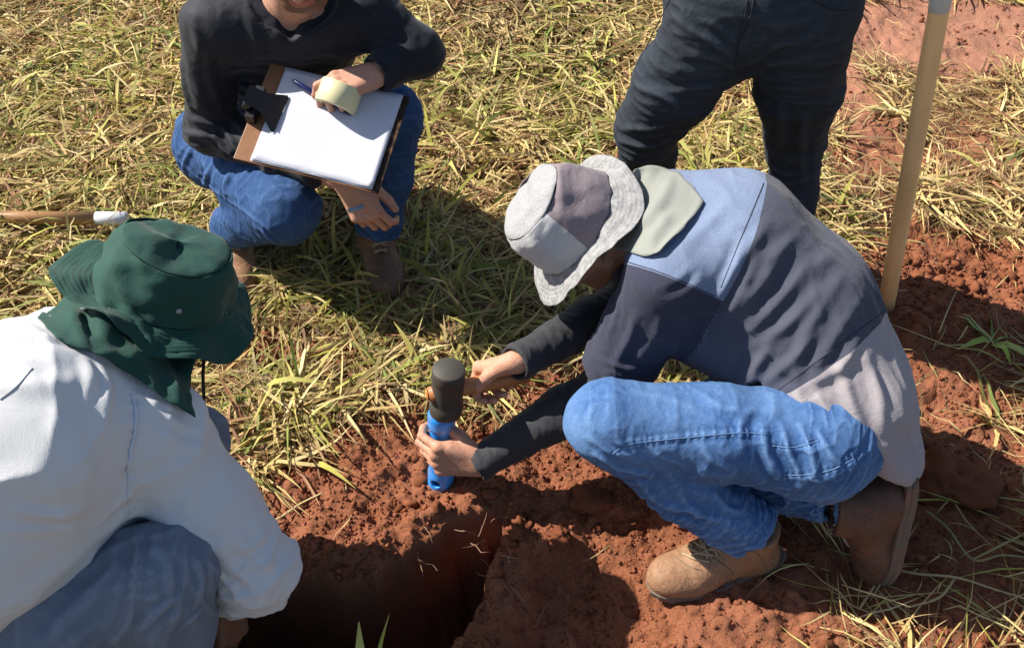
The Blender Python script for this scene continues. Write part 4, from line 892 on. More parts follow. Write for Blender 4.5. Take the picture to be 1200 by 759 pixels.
V = folds(V, Q, [([(162, 625), (160, 665), (158, 720)], .005, .007), ([(215, 640), (212, 690), (200, 735)], .003, .006), ([(90, 720), (110, 690), (140, 660)], .005, .010), ([(160, 740), (185, 715), (205, 700)], .005, .007), ([(130, 755), (150, 730), (152, 700)], .004, .007), ([(225, 655), (235, 680), (228, 710)], .004, .006), ([(180, 640), (195, 665), (200, 700)], .003, .007), ([(60, 745), (80, 715), (100, 690)], .004, .010), ([(205, 740), (222, 725), (235, 712)], .004, .005)])
V = creases(V, Q, .007, 10, axis=A(.1, -.1, 1), stretch=2.6, s=71, p=4); TP = bvh(V, Q); pj = obj_arr('trousers', V, Q, M_PANT, manB); pj['label'] = 'grey blue work trousers'; M_SP = plain('trouser_stitching', (.22, .26, .33), .9)
seam(TP, [(163, 622), (161, 665), (158, 700), (150, 757)], M_SP, pj, r=.0011); seam(TP, [(214, 636), (214, 690), (205, 725)], M_SP, pj, r=.0010)
s = Body((-1.15, .6, .15), (-.3, 1.4, .80), .007)
s.chain([(P0, .10), (P1, .10), (P2, .10), (P3, .07)], .05, lat, 1.2); s.cone(ShR, ShL, .05, .05, .03); s.cone(P3, HdC, .056, .058, .03)
s.chain([(ShR, .04), (ElR, .034), (WrR, .026)], .01); s.chain([(ShL, .04), (ElL, .034), (WrL, .026)], .01); s.chain([(hR, .07), (kR, .05)], .01); s.chain([(hL, .07), (kL, .05)], .01)
parts = [s.mesh(2)]; s = Body(HdC - .2, HdC + .2, .003); head(s, HdC, HF); s.cone(P3, HdC, .058, .059, .03); parts.append(s.mesh(1))
s = Body((-.85, .55, .0), (-.45, 1.15, .5), .006); s.chain([(kR, .05), (aR_, .038)], .02); s.chain([(kL, .05), (aL_, .038)], .02); parts.append(s.mesh(1))
s = Body(WrR - .17, WrR + .17, .0021); hand(s, WrR, unit(A(-.05, -.45, -.85)), unit(A(-.85, .3, -.1)), -1, [(28, 35, 20), (32, 40, 22), (36, 44, 25), (40, 46, 28)], [(.6, .6, .4), (.85, .3, .4), (.95, .1, .3)], fore=ElR); parts.append(s.mesh(1))
s = Body(WrL - .17, WrL + .17, .003); hand(s, WrL, unit(A(.3, -.2, -.8)), unit(A(-.8, .1, -.3)), 1, [(30, 40, 30)] * 4, [(.6, .6, .4), (.85, .3, .4), (.95, .1, .3)]); parts.append(s.mesh(1))
V, Q = merge(parts); V = squash(V, HdC, HF); C = paint_hands(V, head_cols(V, HdC, HF, np.ones((len(V), 3)))); TBB = bvh(V, Q); obj_arr('body', V, Q, M_SKIN_B, manB, C=C)
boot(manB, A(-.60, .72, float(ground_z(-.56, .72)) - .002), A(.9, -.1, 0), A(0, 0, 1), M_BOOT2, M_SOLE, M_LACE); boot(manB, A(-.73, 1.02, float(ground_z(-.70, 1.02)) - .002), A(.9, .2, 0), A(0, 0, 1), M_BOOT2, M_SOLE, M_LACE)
# hat: bucket crown, floppy brim, long neck cape
def brimB(a):
    a = a % (2 * math.pi); u = math.degrees(a)      # 0 front, 90 left, 180 back, 270 right
    w = .046 + .026 * math.exp(-((u - 185) / 38) ** 2) + .012 * math.exp(-((u - 330) / 35) ** 2) + .004 * math.sin(3 * a)
    dr = .018 - .022 * math.exp(-((u - 250) / 40) ** 2) + .044 * math.exp(-((u - 90) / 50) ** 2) + .040 * math.exp(-((u - 330) / 32) ** 2) - .016 * math.exp(-((u - 190) / 30) ** 2) + .014 * math.sin(4 * a + .9) + .010 * math.sin(7 * a)
    return w, dr
hB, PB = hat(manB, cB, HF, .101, .094, brimB, M_GREEN, M_GREEN, M_GREEN, .0060, seedv=11, flat=.86, wob=.006)
rows = draped([TW, TBB], [[(84, 318, 1.66), (108, 326, 1.66), (140, 338, 1.62), (178, 358, 1.58), (208, 380, 1.56), (232, 396, 1.57)],
        [(76, 345, 1.66), (100, 352, 1.62), (128, 368, 1.62), (165, 385, 1.55), (202, 408, 1.58), (226, 424, 1.57)],
        [(60, 360, 1.66), (90, 374, 1.58), (118, 392, 1.60), (156, 408, 1.53), (196, 434, 1.56), (224, 452, 1.56)],
        [(44, 371, 1.64), (80, 400, 1.58), (112, 412, 1.58), (148, 434, 1.53), (190, 462, 1.54), (229, 489, 1.54)]], .012)
sheet(clear(patch(rows, 9, 9), [TW, TBB], .018), .002, M_GREEN, 'neck_cape', hB, .0050, 14, 6, under=[TW, TBB], fl=[([(128, 345), (150, 385), (178, 425), (200, 465)], .012, .009), ([(150, 365), (172, 400), (205, 445)], -.005, .008), ([(98, 345), (102, 375), (112, 408)], .010, .008), ([(118, 350), (122, 385), (135, 420)], -.004, .009), ([(180, 385), (205, 430), (222, 475)], .010, .009), ([(70, 355), (62, 370), (60, 385)], .006, .008)])
V, F = lathe([(.0001, .002), (.003, .002), (.0045, .001), (.0048, -.001)], PB(.03, -.0865, .03), -HF[:, 1] + HF[:, 0] * .3, 12); link('eyelet', poly_mesh('eyelet', V, F), plain('eyelet_metal', (.35, .33, .32), .4), hB)
tube_obj('chin_cord', spline([PD(240, 408, 1.60), PD(238, 440, 1.585), PD(239, 470, 1.58), PD(238, 497, 1.58)], 6), .0028, M_CORD, hB, 7)
# ------------------------------------------------------------ the man squatting with the clipboard
M_BLACKT = cloth('black_jersey', (.006, .008, .014), (.011, .013, .021), rough=.7, spec=.25, fold=.0012, fscale=22)
ShR = A(-.695, 2.075, .70); ShL = A(-.335, 2.13, .70); P3 = A(-.515, 2.12, .73); P2 = A(-.57, 2.21, .58); P1 = A(-.63, 2.30, .44); P0 = A(-.665, 2.34, .29)
ElR = PZ(246, 152, .43); WrR = PZ(408, 214, .41); ElL = PZ(492, 60, .63); WrL = PZ(441, 87, .64)
up_ = lambda p, k: (lambda q: CP + (p - CP) * (CAM_H - p[2] - k) / (CAM_H - p[2]))(0)
ShR, ShL, P3 = up_(ShR, .01), up_(ShL, .02), up_(P3, .02); ElL = up_(ElL, .02); ElR = up_(ElR, .02)
hR = A(-.79, 2.22, .285); hL = A(-.53, 2.34, .29); kR = PZ(335, 246, .33); kL = PZ(460, 138, .42); aR = PZ(270, 266, .11); aL = PZ(440, 276, .11)
HF = frame(unit(A(.10, -.92, -.34)), unit(A(-.02, -.32, .93))); HdC = PZ(353, 6, .86) - HF @ A(.1, 0, -.062)
lat = unit(ShL - ShR)
manC = empty('person', (-.56, 2.1, 0)); tag(manC, 'man in black top and blue jeans squatting on the grass with a clipboard', 'person', 'people at the dig')
s = Body((-.98, 1.74, .12), (-.08, 2.50, .98), .0044)
s.chain([(P0, .125), (P1, .12), (P2, .125), (P3 + A(0, 0, -.03), .09)], .05, lat, 1.3); s.cone(ShR + A(.03, 0, 0), ShL + A(-.03, 0, 0), .070, .070, .05)
s.cone(P2, ShR + A(.04, 0, 0), .1, .07, .05); s.cone(P2, ShL + A(-.04, 0, 0), .1, .07, .05)
s.chain([(ShR, .067), (ElR, .052), (ElR + (WrR - ElR) * .75, .042)], .03); s.chain([(ShL, .067), (ElL, .050), (WrL, .040)], .03)
s.cone(P0 + A(-.03, -.05, .0), P0 + A(-.10, -.07, -.03), .10, .085, .04)
s.cone(P3, P3 + A(.0, -.06, .06), .064, .060, .02); nd = unit(HdC - P3); s.cut(P3 + nd * .045 + A(0, -.0, .0), nd + A(0, -.25, 0), (P3 + nd * .1, .11)); s.cone(P3, P3 + nd * .12, .052, .055, .004, sub=True)
s.ell(P3 + A(0.01, -.085, .005), (.030, .045, .045), None, .006, sub=True)
d = unit(WrL - ElL); s.cut(WrL + d * .0, d, (WrL + d * .05, .08)); s.cone(WrL - d * .03, WrL + d * .05, .0345, .0345, .003, sub=True); s.cut(P0 + A(0, 0, -.08), A(-.3, -.2, -1))
V, Q = s.mesh(3); V = crumple(V, Q, .0040, 9, axis=unit(P3 - P0), stretch=.6, s=91)
V = creases(V, Q, .0045, 14, axis=unit(P3 - P0), stretch=.5, s=93, p=4, where=lambda v: sstep(.62, .45, v[:, 2]))
V = folds(V, Q, [([(200, 130), (225, 140), (262, 150)], .006, .009), ([(195, 150), (225, 158), (250, 162)], .006, .008), ([(192, 168), (215, 170), (240, 172)], .005, .007), ([(210, 60), (215, 100), (222, 128)], .005, .010), ([(245, 60), (248, 95), (262, 130)], .005, .010), ([(262, 150), (272, 165), (285, 178)], .006, .006), ([(250, 158), (262, 172), (275, 185)], .006, .006), ([(268, 135), (280, 148), (290, 158)], .005, .006), ([(290, 20), (300, 45), (305, 70)], .005, .012), ([(445, 45), (465, 55), (485, 62)], .004, .008), ([(455, 75), (470, 70), (488, 75)], .004, .006), ([(440, 20), (462, 30), (485, 42)], .003, .008), ([(225, 20), (232, 50), (236, 80)], .003, .012)])
shC = obj_arr('shirt', V, Q, M_BLACKT, manC); shC['label'] = 'black long sleeved top'
s = Body((-1.0, 1.70, .0), (-.12, 2.52, .60), .0044)
s.chain([(hR, .105), ((hR + kR) / 2, .092), (kR, .076)], .03); s.chain([(kR, .072), ((kR + aR) / 2 + A(-.01, .01, 0), .066), (aR, .058)], .03); s.chain([(hL, .10), ((hL + kL) / 2, .088), (kL, .074)], .03); s.chain([(kL, .070), ((kL + aL) / 2, .064), (aL, .056)], .03)
s.cone(hR, hL, .11, .11, .05); s.cone(P0, P1, .12, .11, .04)
for k_, a_ in ((kR, aR), (kL, aL)): d = unit(a_ - k_); s.cut(a_ - d * .01, d, (a_, .1)); s.cone(a_ - d * .05, a_ + d * .03, .049, .052, .004, sub=True)
s.cut(P1 + A(0, 0, -.02), A(0, 0, 1), (P1 + A(0, .05, .1), .26))
V, Q = s.mesh(3); V = crumple(V, Q, .004, 11, axis=unit(kR - hR), stretch=1.5, s=95)
V = creases(V, Q, .0045, 13, axis=unit(kR - hR), stretch=.6, s=96, p=4)
V = folds(V, Q, [([(205, 185), (240, 215), (290, 250), (320, 275)], .003, .006), ([(225, 172), (215, 195), (222, 222)], .005, .008), ([(248, 190), (240, 215), (245, 232)], .006, .008), ([(270, 200), (262, 220), (268, 240)], .004, .008), ([(305, 268), (330, 292), (348, 300)], .006, .006), ([(300, 282), (318, 300), (340, 306)], .005, .005), ([(345, 300), (362, 296), (378, 285)], .005, .006), ([(420, 240), (425, 262), (440, 280)], .005, .008), ([(300, 240), (330, 232), (360, 238)], .002, .012)])
TJ = bvh(V, Q); jC = obj_arr('trousers', V, Q, M_DENIMD, manC); jC['label'] = 'blue denim jeans'
s = Body((-.98, 1.70, .0), (-.12, 2.5, 1.0), .0075); s.chain([(P0, .10), (P1, .10), (P2, .10), (P3, .065)], .05, lat, 1.25); s.cone(ShR, ShL, .05, .05, .03); s.cone(P3, HdC + HF @ A(-.03, 0, -.05), .052, .056, .03)
s.chain([(ShR, .04), (ElR, .034), (WrR, .026)], .01); s.chain([(ShL, .04), (ElL, .034), (WrL, .026)], .01); s.chain([(hR, .07), (kR, .05), (aR, .034)], .01); s.chain([(hL, .07), (kL, .05), (aL, .034)], .01)
parts = [s.mesh(2)]; s = Body(HdC - A(.2, .2, .28), HdC + .2, .0026); head(s, HdC, HF); s.cone(P3 + A(0, 0, -.02), HdC + HF @ A(-.03, 0, -.05), .056, .059, .03); parts.append(s.mesh(1))
# clipboard frame
TL = PZ(317, 74, .64); TR = PZ(480, 113, .59); BL = PZ(284, 188, .53)
ux = unit(TR - TL); uy = unit((TL - BL) - ux * ((TL - BL) @ ux)); un = np.cross(ux, uy); CW = np.linalg.norm(TR - TL); CHh = (TL - BL) @ uy
CB = lambda u, v, w=0.: TL + ux * (u * CW) - uy * ((1 - v) * CHh) + un * w        # u right, v up, w above the board
s = Body(WrL - .17, WrL + .17, .0019); TC = CB(.60, .80, .045)
hx = unit(CB(.53, .80, .05) - WrL); hand(s, WrL, hx, unit(-un + -uy * .3), 1, [(20, 55, 40), (28, 62, 45), (35, 66, 48), (42, 68, 50)], [(.55, .65, .35), (.8, .35, .55), (.9, .0, .5)], .98, fore=ElL); parts.append(s.mesh(1))
s = Body(WrR - .18, WrR + .2, .0021); hand(s, WrR, unit(PZ(444, 275, .30) - WrR), unit(A(-.25, .75, .35)), -1, [(30, 45, 28), (36, 50, 30), (42, 54, 32), (48, 58, 34)], [(.7, .5, .3), (.9, .25, .2), (.95, .1, .1)], fore=ElR); parts.append(s.mesh(1))
V, Q = merge(parts); C = paint_hands(V, head_cols(V, HdC, HF, np.ones((len(V), 3)), .8, (.16, .12, .11))); obj_arr('body', V, Q, M_SKIN_C, manC, C=C)
# short hair as a close cap with an uneven edge
s = Body(HdC - .16, HdC + .17, .0035); s.ell(HdC + HF @ A(-.02, 0, .042), (.104, .086, .094), HF, .01); s.cut(HdC + HF @ A(.055, 0, 0), HF @ A(1, 0, -.25)); s.cut(HdC + HF @ A(0, 0, -.02), HF @ A(.35, 0, -1)); V, Q = s.mesh(1); V = crumple(V, Q, .004, 60, s=5); obj_arr('hair', V, Q, M_HAIR, manC)
boot(manC, A(aR[0], aR[1] + .01, float(ground_z(aR[0], aR[1] - .06))), A(.22, -.95, 0), A(0, .05, 1), M_BOOT, M_SOLE, M_LACE, 'tan boot catching the sun'); boot(manC, A(aL[0], aL[1] + .01, float(ground_z(aL[0], aL[1] - .06))), A(.25, -.95, 0), A(0, 0, 1), M_BOOT2, M_SOLE, M_LACE, 'dull boot of the same pair, shadow painted in as grey brown leather')
# clipboard and what lies on it
cb = empty('clipboard', CB(.5, .5)); tag(cb, 'brown clipboard with white sheets and a black clip, held over the squatting man\'s knees', 'clipboard')
def slab(name, u0, u1, v0, v1, w0, w1, mat, parent, nu=1, nv=1, curl=None):
    P = []
    for w in (w0, w1):
        for j in range(nv + 1):
            for i in range(nu + 1):
                u = u0 + (u1 - u0) * i / nu; v = v0 + (v1 - v0) * j / nv; P.append(CB(u, v, w + (curl(i / nu, j / nv) if curl else 0)))
    n = (nu + 1) * (nv + 1); F = []
    for j in range(nv):
        for i in range(nu): a = j * (nu + 1) + i; F.append((a + n, a + 1 + n, a + nu + 2 + n, a + nu + 1 + n)); F.append((a, a + nu + 1, a + nu + 2, a + 1))
    bd = [i for i in range(nu + 1)] + [(j + 1) * (nu + 1) + nu for j in range(nv)] + [nv * (nu + 1) + i for i in range(nu - 1, -1, -1)] + [j * (nu + 1) for j in range(nv - 1, 0, -1)]
    for a, b in zip(bd, bd[1:] + bd[:1]): F.append((a, b, b + n, a + n))
    return link(name, poly_mesh(name, P, F), mat, parent, curl is not None)
M_BOARD = wood('hardboard', (.26, .125, .055), (.19, .085, .04), (0, 0, 0)); M_PAPER = plain('paper_white', (.54, .55, .61), .85, .2, .03, 8, .0004)
brd = slab('board', 0, 1, 0, 1, -.004, 0, M_BOARD, cb)
b_ = brd.modifiers.new('bevel', 'BEVEL'); b_.width = .0015; b_.segments = 2
M_EDGE = plain('worn_dark_edge', (.05, .035, .028), .9, .1, .6, 300, .002, dirt=(.22, .12, .06)); slab('edge_strip', .955, 1.002, .0, .99, -.0045, .0012, M_EDGE, cb)
for k, (du, dv, w) in enumerate([(.0, -.006, .0005), (.002, .002, .0020), (.004, .004, .0036)]):
    slab('sheet_of_paper', .115 + du, .958 + du * .3, .02 + dv, .985 + dv * .4, w, w + .0009, M_PAPER, cb, 24, 16, lambda a, b, k=k: .0022 * math.sin(5 * a + k) * (1 - b) * a + .0030 * max(0, .10 - b) / .1 * abs(math.sin(9 * a + k)) + .004 * max(0, a - .9) / .1 * (1 - b))
# clip
M_CLIP = plain('black_clip_metal', (.012, .012, .014), .35, .5)
def prism(name, pts, w0, w1, mat, parent):
    n = len(pts); P = [CB(u, v, w0) for u, v in pts] + [CB(u, v, w1) for u, v in pts]; return link(name, poly_mesh(name, P, [tuple(range(n))[::-1], tuple(range(n, 2 * n))] + [(i, (i + 1) % n, (i + 1) % n + n, i + n) for i in range(n)]), mat, parent, False)
pts = [(-.01, .44), (-.01, .60), (.10, .62), (.205, .70), (.215, .68), (.205, .34), (.19, .31), (.10, .42)]
n = len(pts); P = [CB(u, v, .006 + .050 * (1 - sstep(0, .2, u)) ) for u, v in pts] + [CB(u, v, .0085 + .050 * (1 - sstep(0, .2, u))) for u, v in pts]
clip = link('clip', poly_mesh('clip', [np.array(p, float) for p in P], [tuple(range(n))[::-1], tuple(range(n, 2 * n))] + [(i, (i + 1) % n, (i + 1) % n + n, i + n) for i in range(n)]), M_CLIP, cb, False)
tube_obj('clip_roll', [CB(.0, .42, .040), CB(.0, .62, .040)], .010, M_CLIP, clip, 12); prism('clip_base', [(.0, .36), (.0, .68), (.06, .68), (.06, .36)], .0005, .03, M_CLIP, clip)
pen = empty('pen', CB(.35, .80, .02)); tag(pen, 'dark blue pen lying across the white sheets under the tape roll', 'pen')
M_PEN = plain('pen_blue', (.008, .014, .09), .3, .5); pa, pb = PD(350, 97, 0), 0
def onb(x, y, w):
    d = ray(x, y); t = ((CB(0, 0, w) - CP) @ un) / (d @ un); return CP + d * t
p0, p1 = onb(343, 94, .016), onb(411, 136, .012); tube_obj('barrel', [p0, p0 + (p1 - p0) * .04, p0 + (p1 - p0) * .3, p0 + (p1 - p0) * .32, p0 + (p1 - p0) * .88, p1 + (p0 - p1) * .03, p1], [.002, .0052, .0056, .0048, .0044, .002, .0009], M_PEN, pen, 12)
tp = empty('tape_roll', onb(397, 108, .04)); tag(tp, 'roll of pale yellow tape gripped over the clipboard', 'tape')
M_TAPE = plain('pale_tape', (.66, .60, .36), .4, .4, .08, 14, .0003); M_CORE = plain('card_core', (.42, .33, .2), .9)
tc = onb(397, 113, .030); ta = unit(uy * .93 + un * .35 + ux * .12); R_, w_ = .047, .026
prof = [(R_ - .016, -w_), (R_ - .001, -w_), (R_, -w_ + .001), (R_, w_ - .001), (R_ - .001, w_), (R_ - .016, w_), (R_ - .016, -w_)]
V, F = lathe(prof, tc, ta, 48); link('tape', poly_mesh('tape', V, F), M_TAPE, tp); prof = [(R_ - .018, -w_ + .001), (R_ - .0161, -w_ - .0003), (R_ - .0161, w_ + .0003), (R_ - .018, w_), (R_ - .018, -w_ + .001)]; V, F = lathe(prof, tc, ta, 48); link('core', poly_mesh('core', V, F), M_CORE, tp)
capp = PZ(409, 247, .38); pc = empty('marker_pen', capp); tag(pc, 'pale blue marker end poking out of the hand below the clipboard', 'marker'); tube_obj('marker_barrel', [capp + A(.034, .012, .004), capp + A(.016, .006, .002), capp, capp + A(-.002, -.001, 0)], [.0055, .0055, .0055, .004], plain('cap_blue', (.25, .32, .42), .3), pc, 10)
# ------------------------------------------------------------ the standing man behind
M_CHAR = denim('charcoal_denim', (.026, .033, .045), (.055, .066, .086), .6); M_DT = cloth('dark_tee', (.05, .06, .09)); 
manD = empty('person', (.52, 2.05, 0)); tag(manD, 'standing man in charcoal jeans behind the kneeling man, seen from the waist down', 'person', 'people at the dig')
pel = PZ(893, -5, .85); hR = PZ(838, 30, .79); hL = PZ(942, 32, .79); kR = PZ(757, 152, .45); kL = PZ(932, 160, .43); aR = A(.40, 2.20, .10); aL = PZ(925, 300, .10)
cr = PZ(868, 78, .69); s = Body((.05, 1.65, .05), (1.0, 2.42, 1.10), .0046)
s.chain([(hR, .098), ((hR + kR) / 2 , .093), (kR, .073)], .03); s.chain([(kR, .070), (kR + (aR - kR) * .3, .066), (aR, .062)], .02); s.chain([(hL, .100), ((hL + kL) / 2, .093), (kL, .070)], .03); s.chain([(kL, .069), (kL + (aL - kL) * .4, .058), (aL, .060)], .02)
s.cone(pel + A(-.09, 0, 0), pel + A(.09, 0, 0), .105, .105, .05); s.chain([(pel + A(0, 0, .02), .13), (pel + A(0, .03, .14), .125)], .05, A(1, 0, 0), 1.3); s.cone(cr + A(0, .03, .04), pel, .07, .09, .05)
s.cut(pel + A(0, 0, .16), A(0, 0, 1)); 
for a_ in (aR, aL): s.cut(a_ - A(0, 0, .02), A(0, 0, -1), (a_, .1))
V, Q = s.mesh(3); V = crumple(V, Q, .0035, 9, axis=A(0, 0, 1), stretch=.5, s=44)
V = creases(V, Q, .0024, 9, axis=A(0, 0, 1), stretch=.5, s=47, p=4)
V = folds(V, Q, [([(870, 85), (840, 70), (800, 65)], .005, .010), ([(868, 90), (835, 100), (790, 108)], .005, .010), ([(865, 75), (830, 45), (795, 30)], .005, .010), ([(735, 100), (770, 110), (800, 130)], .004, .010), ([(725, 165), (760, 172), (795, 160)], .006, .009), ([(727, 180), (750, 190), (780, 185)], .006, .008), ([(730, 150), (760, 152), (790, 145)], .004, .008), ([(878, 88), (910, 75), (950, 70)], .004, .010), ([(876, 78), (910, 55), (950, 45)], .004, .010), ([(915, 120), (918, 150), (912, 185)], .006, .011), ([(945, 130), (940, 170), (942, 220)], .005, .010), ([(900, 200), (920, 215), (945, 210)], .005, .008), ([(780, 20), (820, 25), (860, 40)], .003, .010), ([(890, 100), (930, 105), (970, 100)], .003, .010)])
TD = bvh(V, Q); jD = obj_arr('trousers', V, Q, M_CHAR, manD); jD['label'] = 'charcoal denim jeans'; MS = plain('dark_stitching', (.012, .014, .02), .9)
seam(TD, [(883, 0), (880, 18), (872, 38), (866, 46), (862, 78)], MS, jD, r=.0018); seam(TD, [(876, 0), (873, 18), (866, 34)], MS, jD, r=.0012); seam(TD, [(862, 80), (868, 88)], MS, jD, r=.002); seam(TD, [(955, 2), (980, 12), (1005, 10)], MS, jD, r=.0012); seam(TD, [(785, 0), (770, 30), (745, 80)], MS, jD, r=.0012)
P3 = pel + A(0, .10, .50); P2 = pel + A(0, .07, .32); ShR = P3 + A(-.19, 0, -.03); ShL = P3 + A(.19, 0, -.03); ElR = ShR + A(-.13, .06, -.25); ElL = ShL + A(.14, .06, -.25); WrR = pel + A(-.19, -.02, .08); WrL = pel + A(.19, -.02, .08)
s = Body(pel - A(.45, .22, .05), pel + A(.45, .35, .68), .008); s.chain([(pel + A(0, .02, .05), .135), (P2, .13), (P3 + A(0, 0, -.04), .09)], .05, A(1, 0, 0), 1.3); s.cone(ShR + A(.03, 0, 0), ShL - A(.03, 0, 0), .075, .075, .05)
for S_, E_ in ((ShR, ElR), (ShL, ElL)): s.cone(S_, S_ + (E_ - S_) * .7, .068, .068, .03); d = unit(E_ - S_); s.cut(S_ + (E_ - S_) * .72, d, (E_, .13))
s.cut(pel + A(0, 0, .13), A(0, 0, -1)); V, Q = s.mesh(2); V = crumple(V, Q, .004, 9, s=46); obj_arr('shirt', V, Q, M_DT, manD)
HF = frame(unit(A(-.15, -.75, -.6)), unit(A(-.05, -.55, .8))); HdC = P3 + A(-.01, -.08, .21)
s = Body(pel - A(.45, .4, .85), pel + A(.45, .5, .85), .009); s.chain([(pel, .1), (P2, .1), (P3, .065)], .05, A(1, 0, 0), 1.25); s.cone(ShR, ShL, .05, .05, .03); s.cone(P3, HdC + A(0, .02, -.05), .055, .056, .03)
for S_, E_, W_ in ((ShR, ElR, WrR), (ShL, ElL, WrL)): s.chain([(S_, .047), (E_, .038), (W_, .028)], .02)
for h_, k_, a_ in ((hR, kR, aR), (hL, kL, aL)): s.chain([(h_, .075), (k_, .052), (a_, .038)], .02)
parts = [s.mesh(2)]; s = Body(HdC - .2, HdC + .2, .004); head(s, HdC, HF); parts.append(s.mesh(1))
for W_, sg in ((WrR, 1), (WrL, -1)):
    s = Body(W_ - .17, W_ + .17, .0032); hand(s, W_, unit(A(.75 * sg, -.5, -.25)), unit(A(.3 * sg, .9, 0)), sg, [(15, 20, 12)] * 4, [(.6, .6, .2), (.8, .4, .1), (.9, .3, .1)]); parts.append(s.mesh(1))
V, Q = merge(parts); C = paint_hands(V, head_cols(V, HdC, HF, np.ones((len(V), 3)), .6)); obj_arr('body', V, Q, M_SKIN_A, manD, C=C)
s = Body(HdC - .16, HdC + .17, .005); s.ell(HdC + HF @ A(-.02, 0, .042), (.104, .086, .094), HF, .01); s.cut(HdC + HF @ A(.055, 0, 0), HF @ A(1, 0, -.25)); s.cut(HdC + HF @ A(0, 0, -.02), HF @ A(.35, 0, -1)); V, Q = s.mesh(1); V = crumple(V, Q, .004, 60, s=5); obj_arr('hair', V, Q, M_HAIR, manD)
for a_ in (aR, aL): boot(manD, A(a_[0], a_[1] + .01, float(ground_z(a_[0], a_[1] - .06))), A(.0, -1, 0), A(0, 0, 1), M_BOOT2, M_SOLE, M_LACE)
# ------------------------------------------------------------ wooden tool handles
M_POLE = wood('pale_pole_wood', (.90, .60, .30), (.78, .47, .21), (0, 0, 0)); M_BAND = plain('white_band', (.62, .63, .66), .35, .5, .15, 30)
pb = PZ(1036, 372, -.02); pt = PY(1101, 8, 1.80); d = unit(pt - pb); ph = empty('tool_handle', pb); tag(ph, 'upright pale wooden tool handle stuck in the red soil behind the kneeling man', 'tool handle', 'wooden tool handles')
L = np.linalg.norm(pt - pb); tube_obj('pole', [pb - d * .12, pb + d * L * .3, pb + d * (L + .02), pb + d * (L + .10)], [.0205, .0215, .0200, .0195], M_POLE, ph, 24)
tube_obj('end_band', [pb + d * (L - .006), pb + d * (L - .005), pb + d * (L + .098), pb + d * (L + .11)], [.0200, .0212, .0210, .016], M_BAND, ph, 24)
a0 = PZ(-120, 254, .045); a1 = PZ(150, 256, .045); d = unit(a1 - a0); ph = empty('tool_handle', a1); tag(ph, 'wooden tool handle lying in the grass at the left edge with a white end', 'tool handle', 'wooden tool handles')
L = np.linalg.norm(a1 - a0); tube_obj('pole', [a0 - d * .3, a0 + d * L * .5, a1 - d * .09], [.019, .019, .019], wood('brown_pole_wood', (.42, .23, .10), (.30, .15, .06), (0, math.pi / 2, 0)), ph, 20)
tube_obj('end_band', [a1 - d * .092, a1 - d * .09, a1 - d * .004, a1], [.018, .0198, .0195, .012], M_BAND, ph, 20)
# ------------------------------------------------------------ small things on the ground
MLEAF = attrmat('leaf_mat', .55, .35, .3, 60, .0006)
def leafy(name, base, specs, label, cat, part='leaf', mat=None, group=None):
    """a small plant: each leaf (azimuth, length, width, rise, droop, colour) is a part"""
    e = empty(name, base); tag(e, label, cat, group)
    for k, (az, L, w, el, dr, c) in enumerate(specs):
        V, Q, C = blades(np.array([base[0] + .004 * math.cos(az)]), np.array([base[1] + .004 * math.sin(az)]), np.array([az]), np.array([L]), np.array([w]), np.array([el]), np.array([dr]), np.array([c]), 100 + k, lift=.0)
        V[:, 2] += base[2] - ground_z(base[0], base[1]); obj_arr(part, V, Q, mat or MLEAF, e, C=C)
    return e
def gpt(x, y, dz=0.): 
    p = PZ(x, y, 0); 
    for _ in range(4): p = PZ(x, y, float(ground_z(p[0], p[1])) + dz)
    return p
G1 = (.40, .50, .10); G2 = (.50, .56, .16); G3 = (.26, .36, .07); S1 = (.62, .50, .24)
b0 = gpt(436, 840); leafy('weed', b0, [(2.0, .19, .026, 1.2, .3, G2), (1.45, .20, .025, 1.2, .5, G1), (2.6, .17, .022, .9, .5, G1), (.4, .10, .014, .8, .6, G3)], 'bright green young shoot with pointed leaves at the lip of the pit', 'plant')
leafy('weed', gpt(1162, 402), [(2.6, .10, .02, .3, .4, G3), (.3, .09, .02, .4, .5, G3), (3.4, .12, .016, .3, .4, G1), (1.2, .09, .018, .5, .5, G3), (4.8, .08, .015, .4, .6, G1), (5.6, .12, .015, .3, .5, G2)], 'flat green weed among straw at the right edge of the bare soil', 'plant')
leafy('weed', gpt(272, 395), [(2.8, .12, .018, .7, .9, G1), (.2, .13, .018, .3, .5, G2), (1.6, .10, .016, 1.1, .5, G1), (3.6, .10, .015, .3, .6, G1), (5.3, .08, .015, .4, .8, G3), (.8, .12, .014, .9, .7, G2)], 'bright green weed beside the brim of the dark green hat', 'plant')
leafy('grass_stalk', gpt(548, 452), [(1.5, .17, .006, 1.45, .3, S1), (2.3, .12, .007, 1.2, .7, G2), (.7, .12, .006, 1.1, .8, S1), (1.9, .15, .005, 1.35, .4, G1), (2.9, .10, .006, .8, .9, S1)], 'pale dry grass stalk with bent leaves standing behind the mallet', 'grass stalk')
leafy('grass_stalk', gpt(597, 388), [(1.7, .13, .007, 1.35, .3, G2), (1.1, .07, .006, 1.2, .8, G1)], 'single yellow green stalk standing below the grey hat brim', 'grass stalk')
leafy('dry_leaf', gpt(524, 333, .02), [(.3, .045, .024, .2, .5, (.60, .50, .22))], 'small curled yellow leaf in the shadow of the squatting man', 'leaf', 'blade')
r = np.random.default_rng(8)
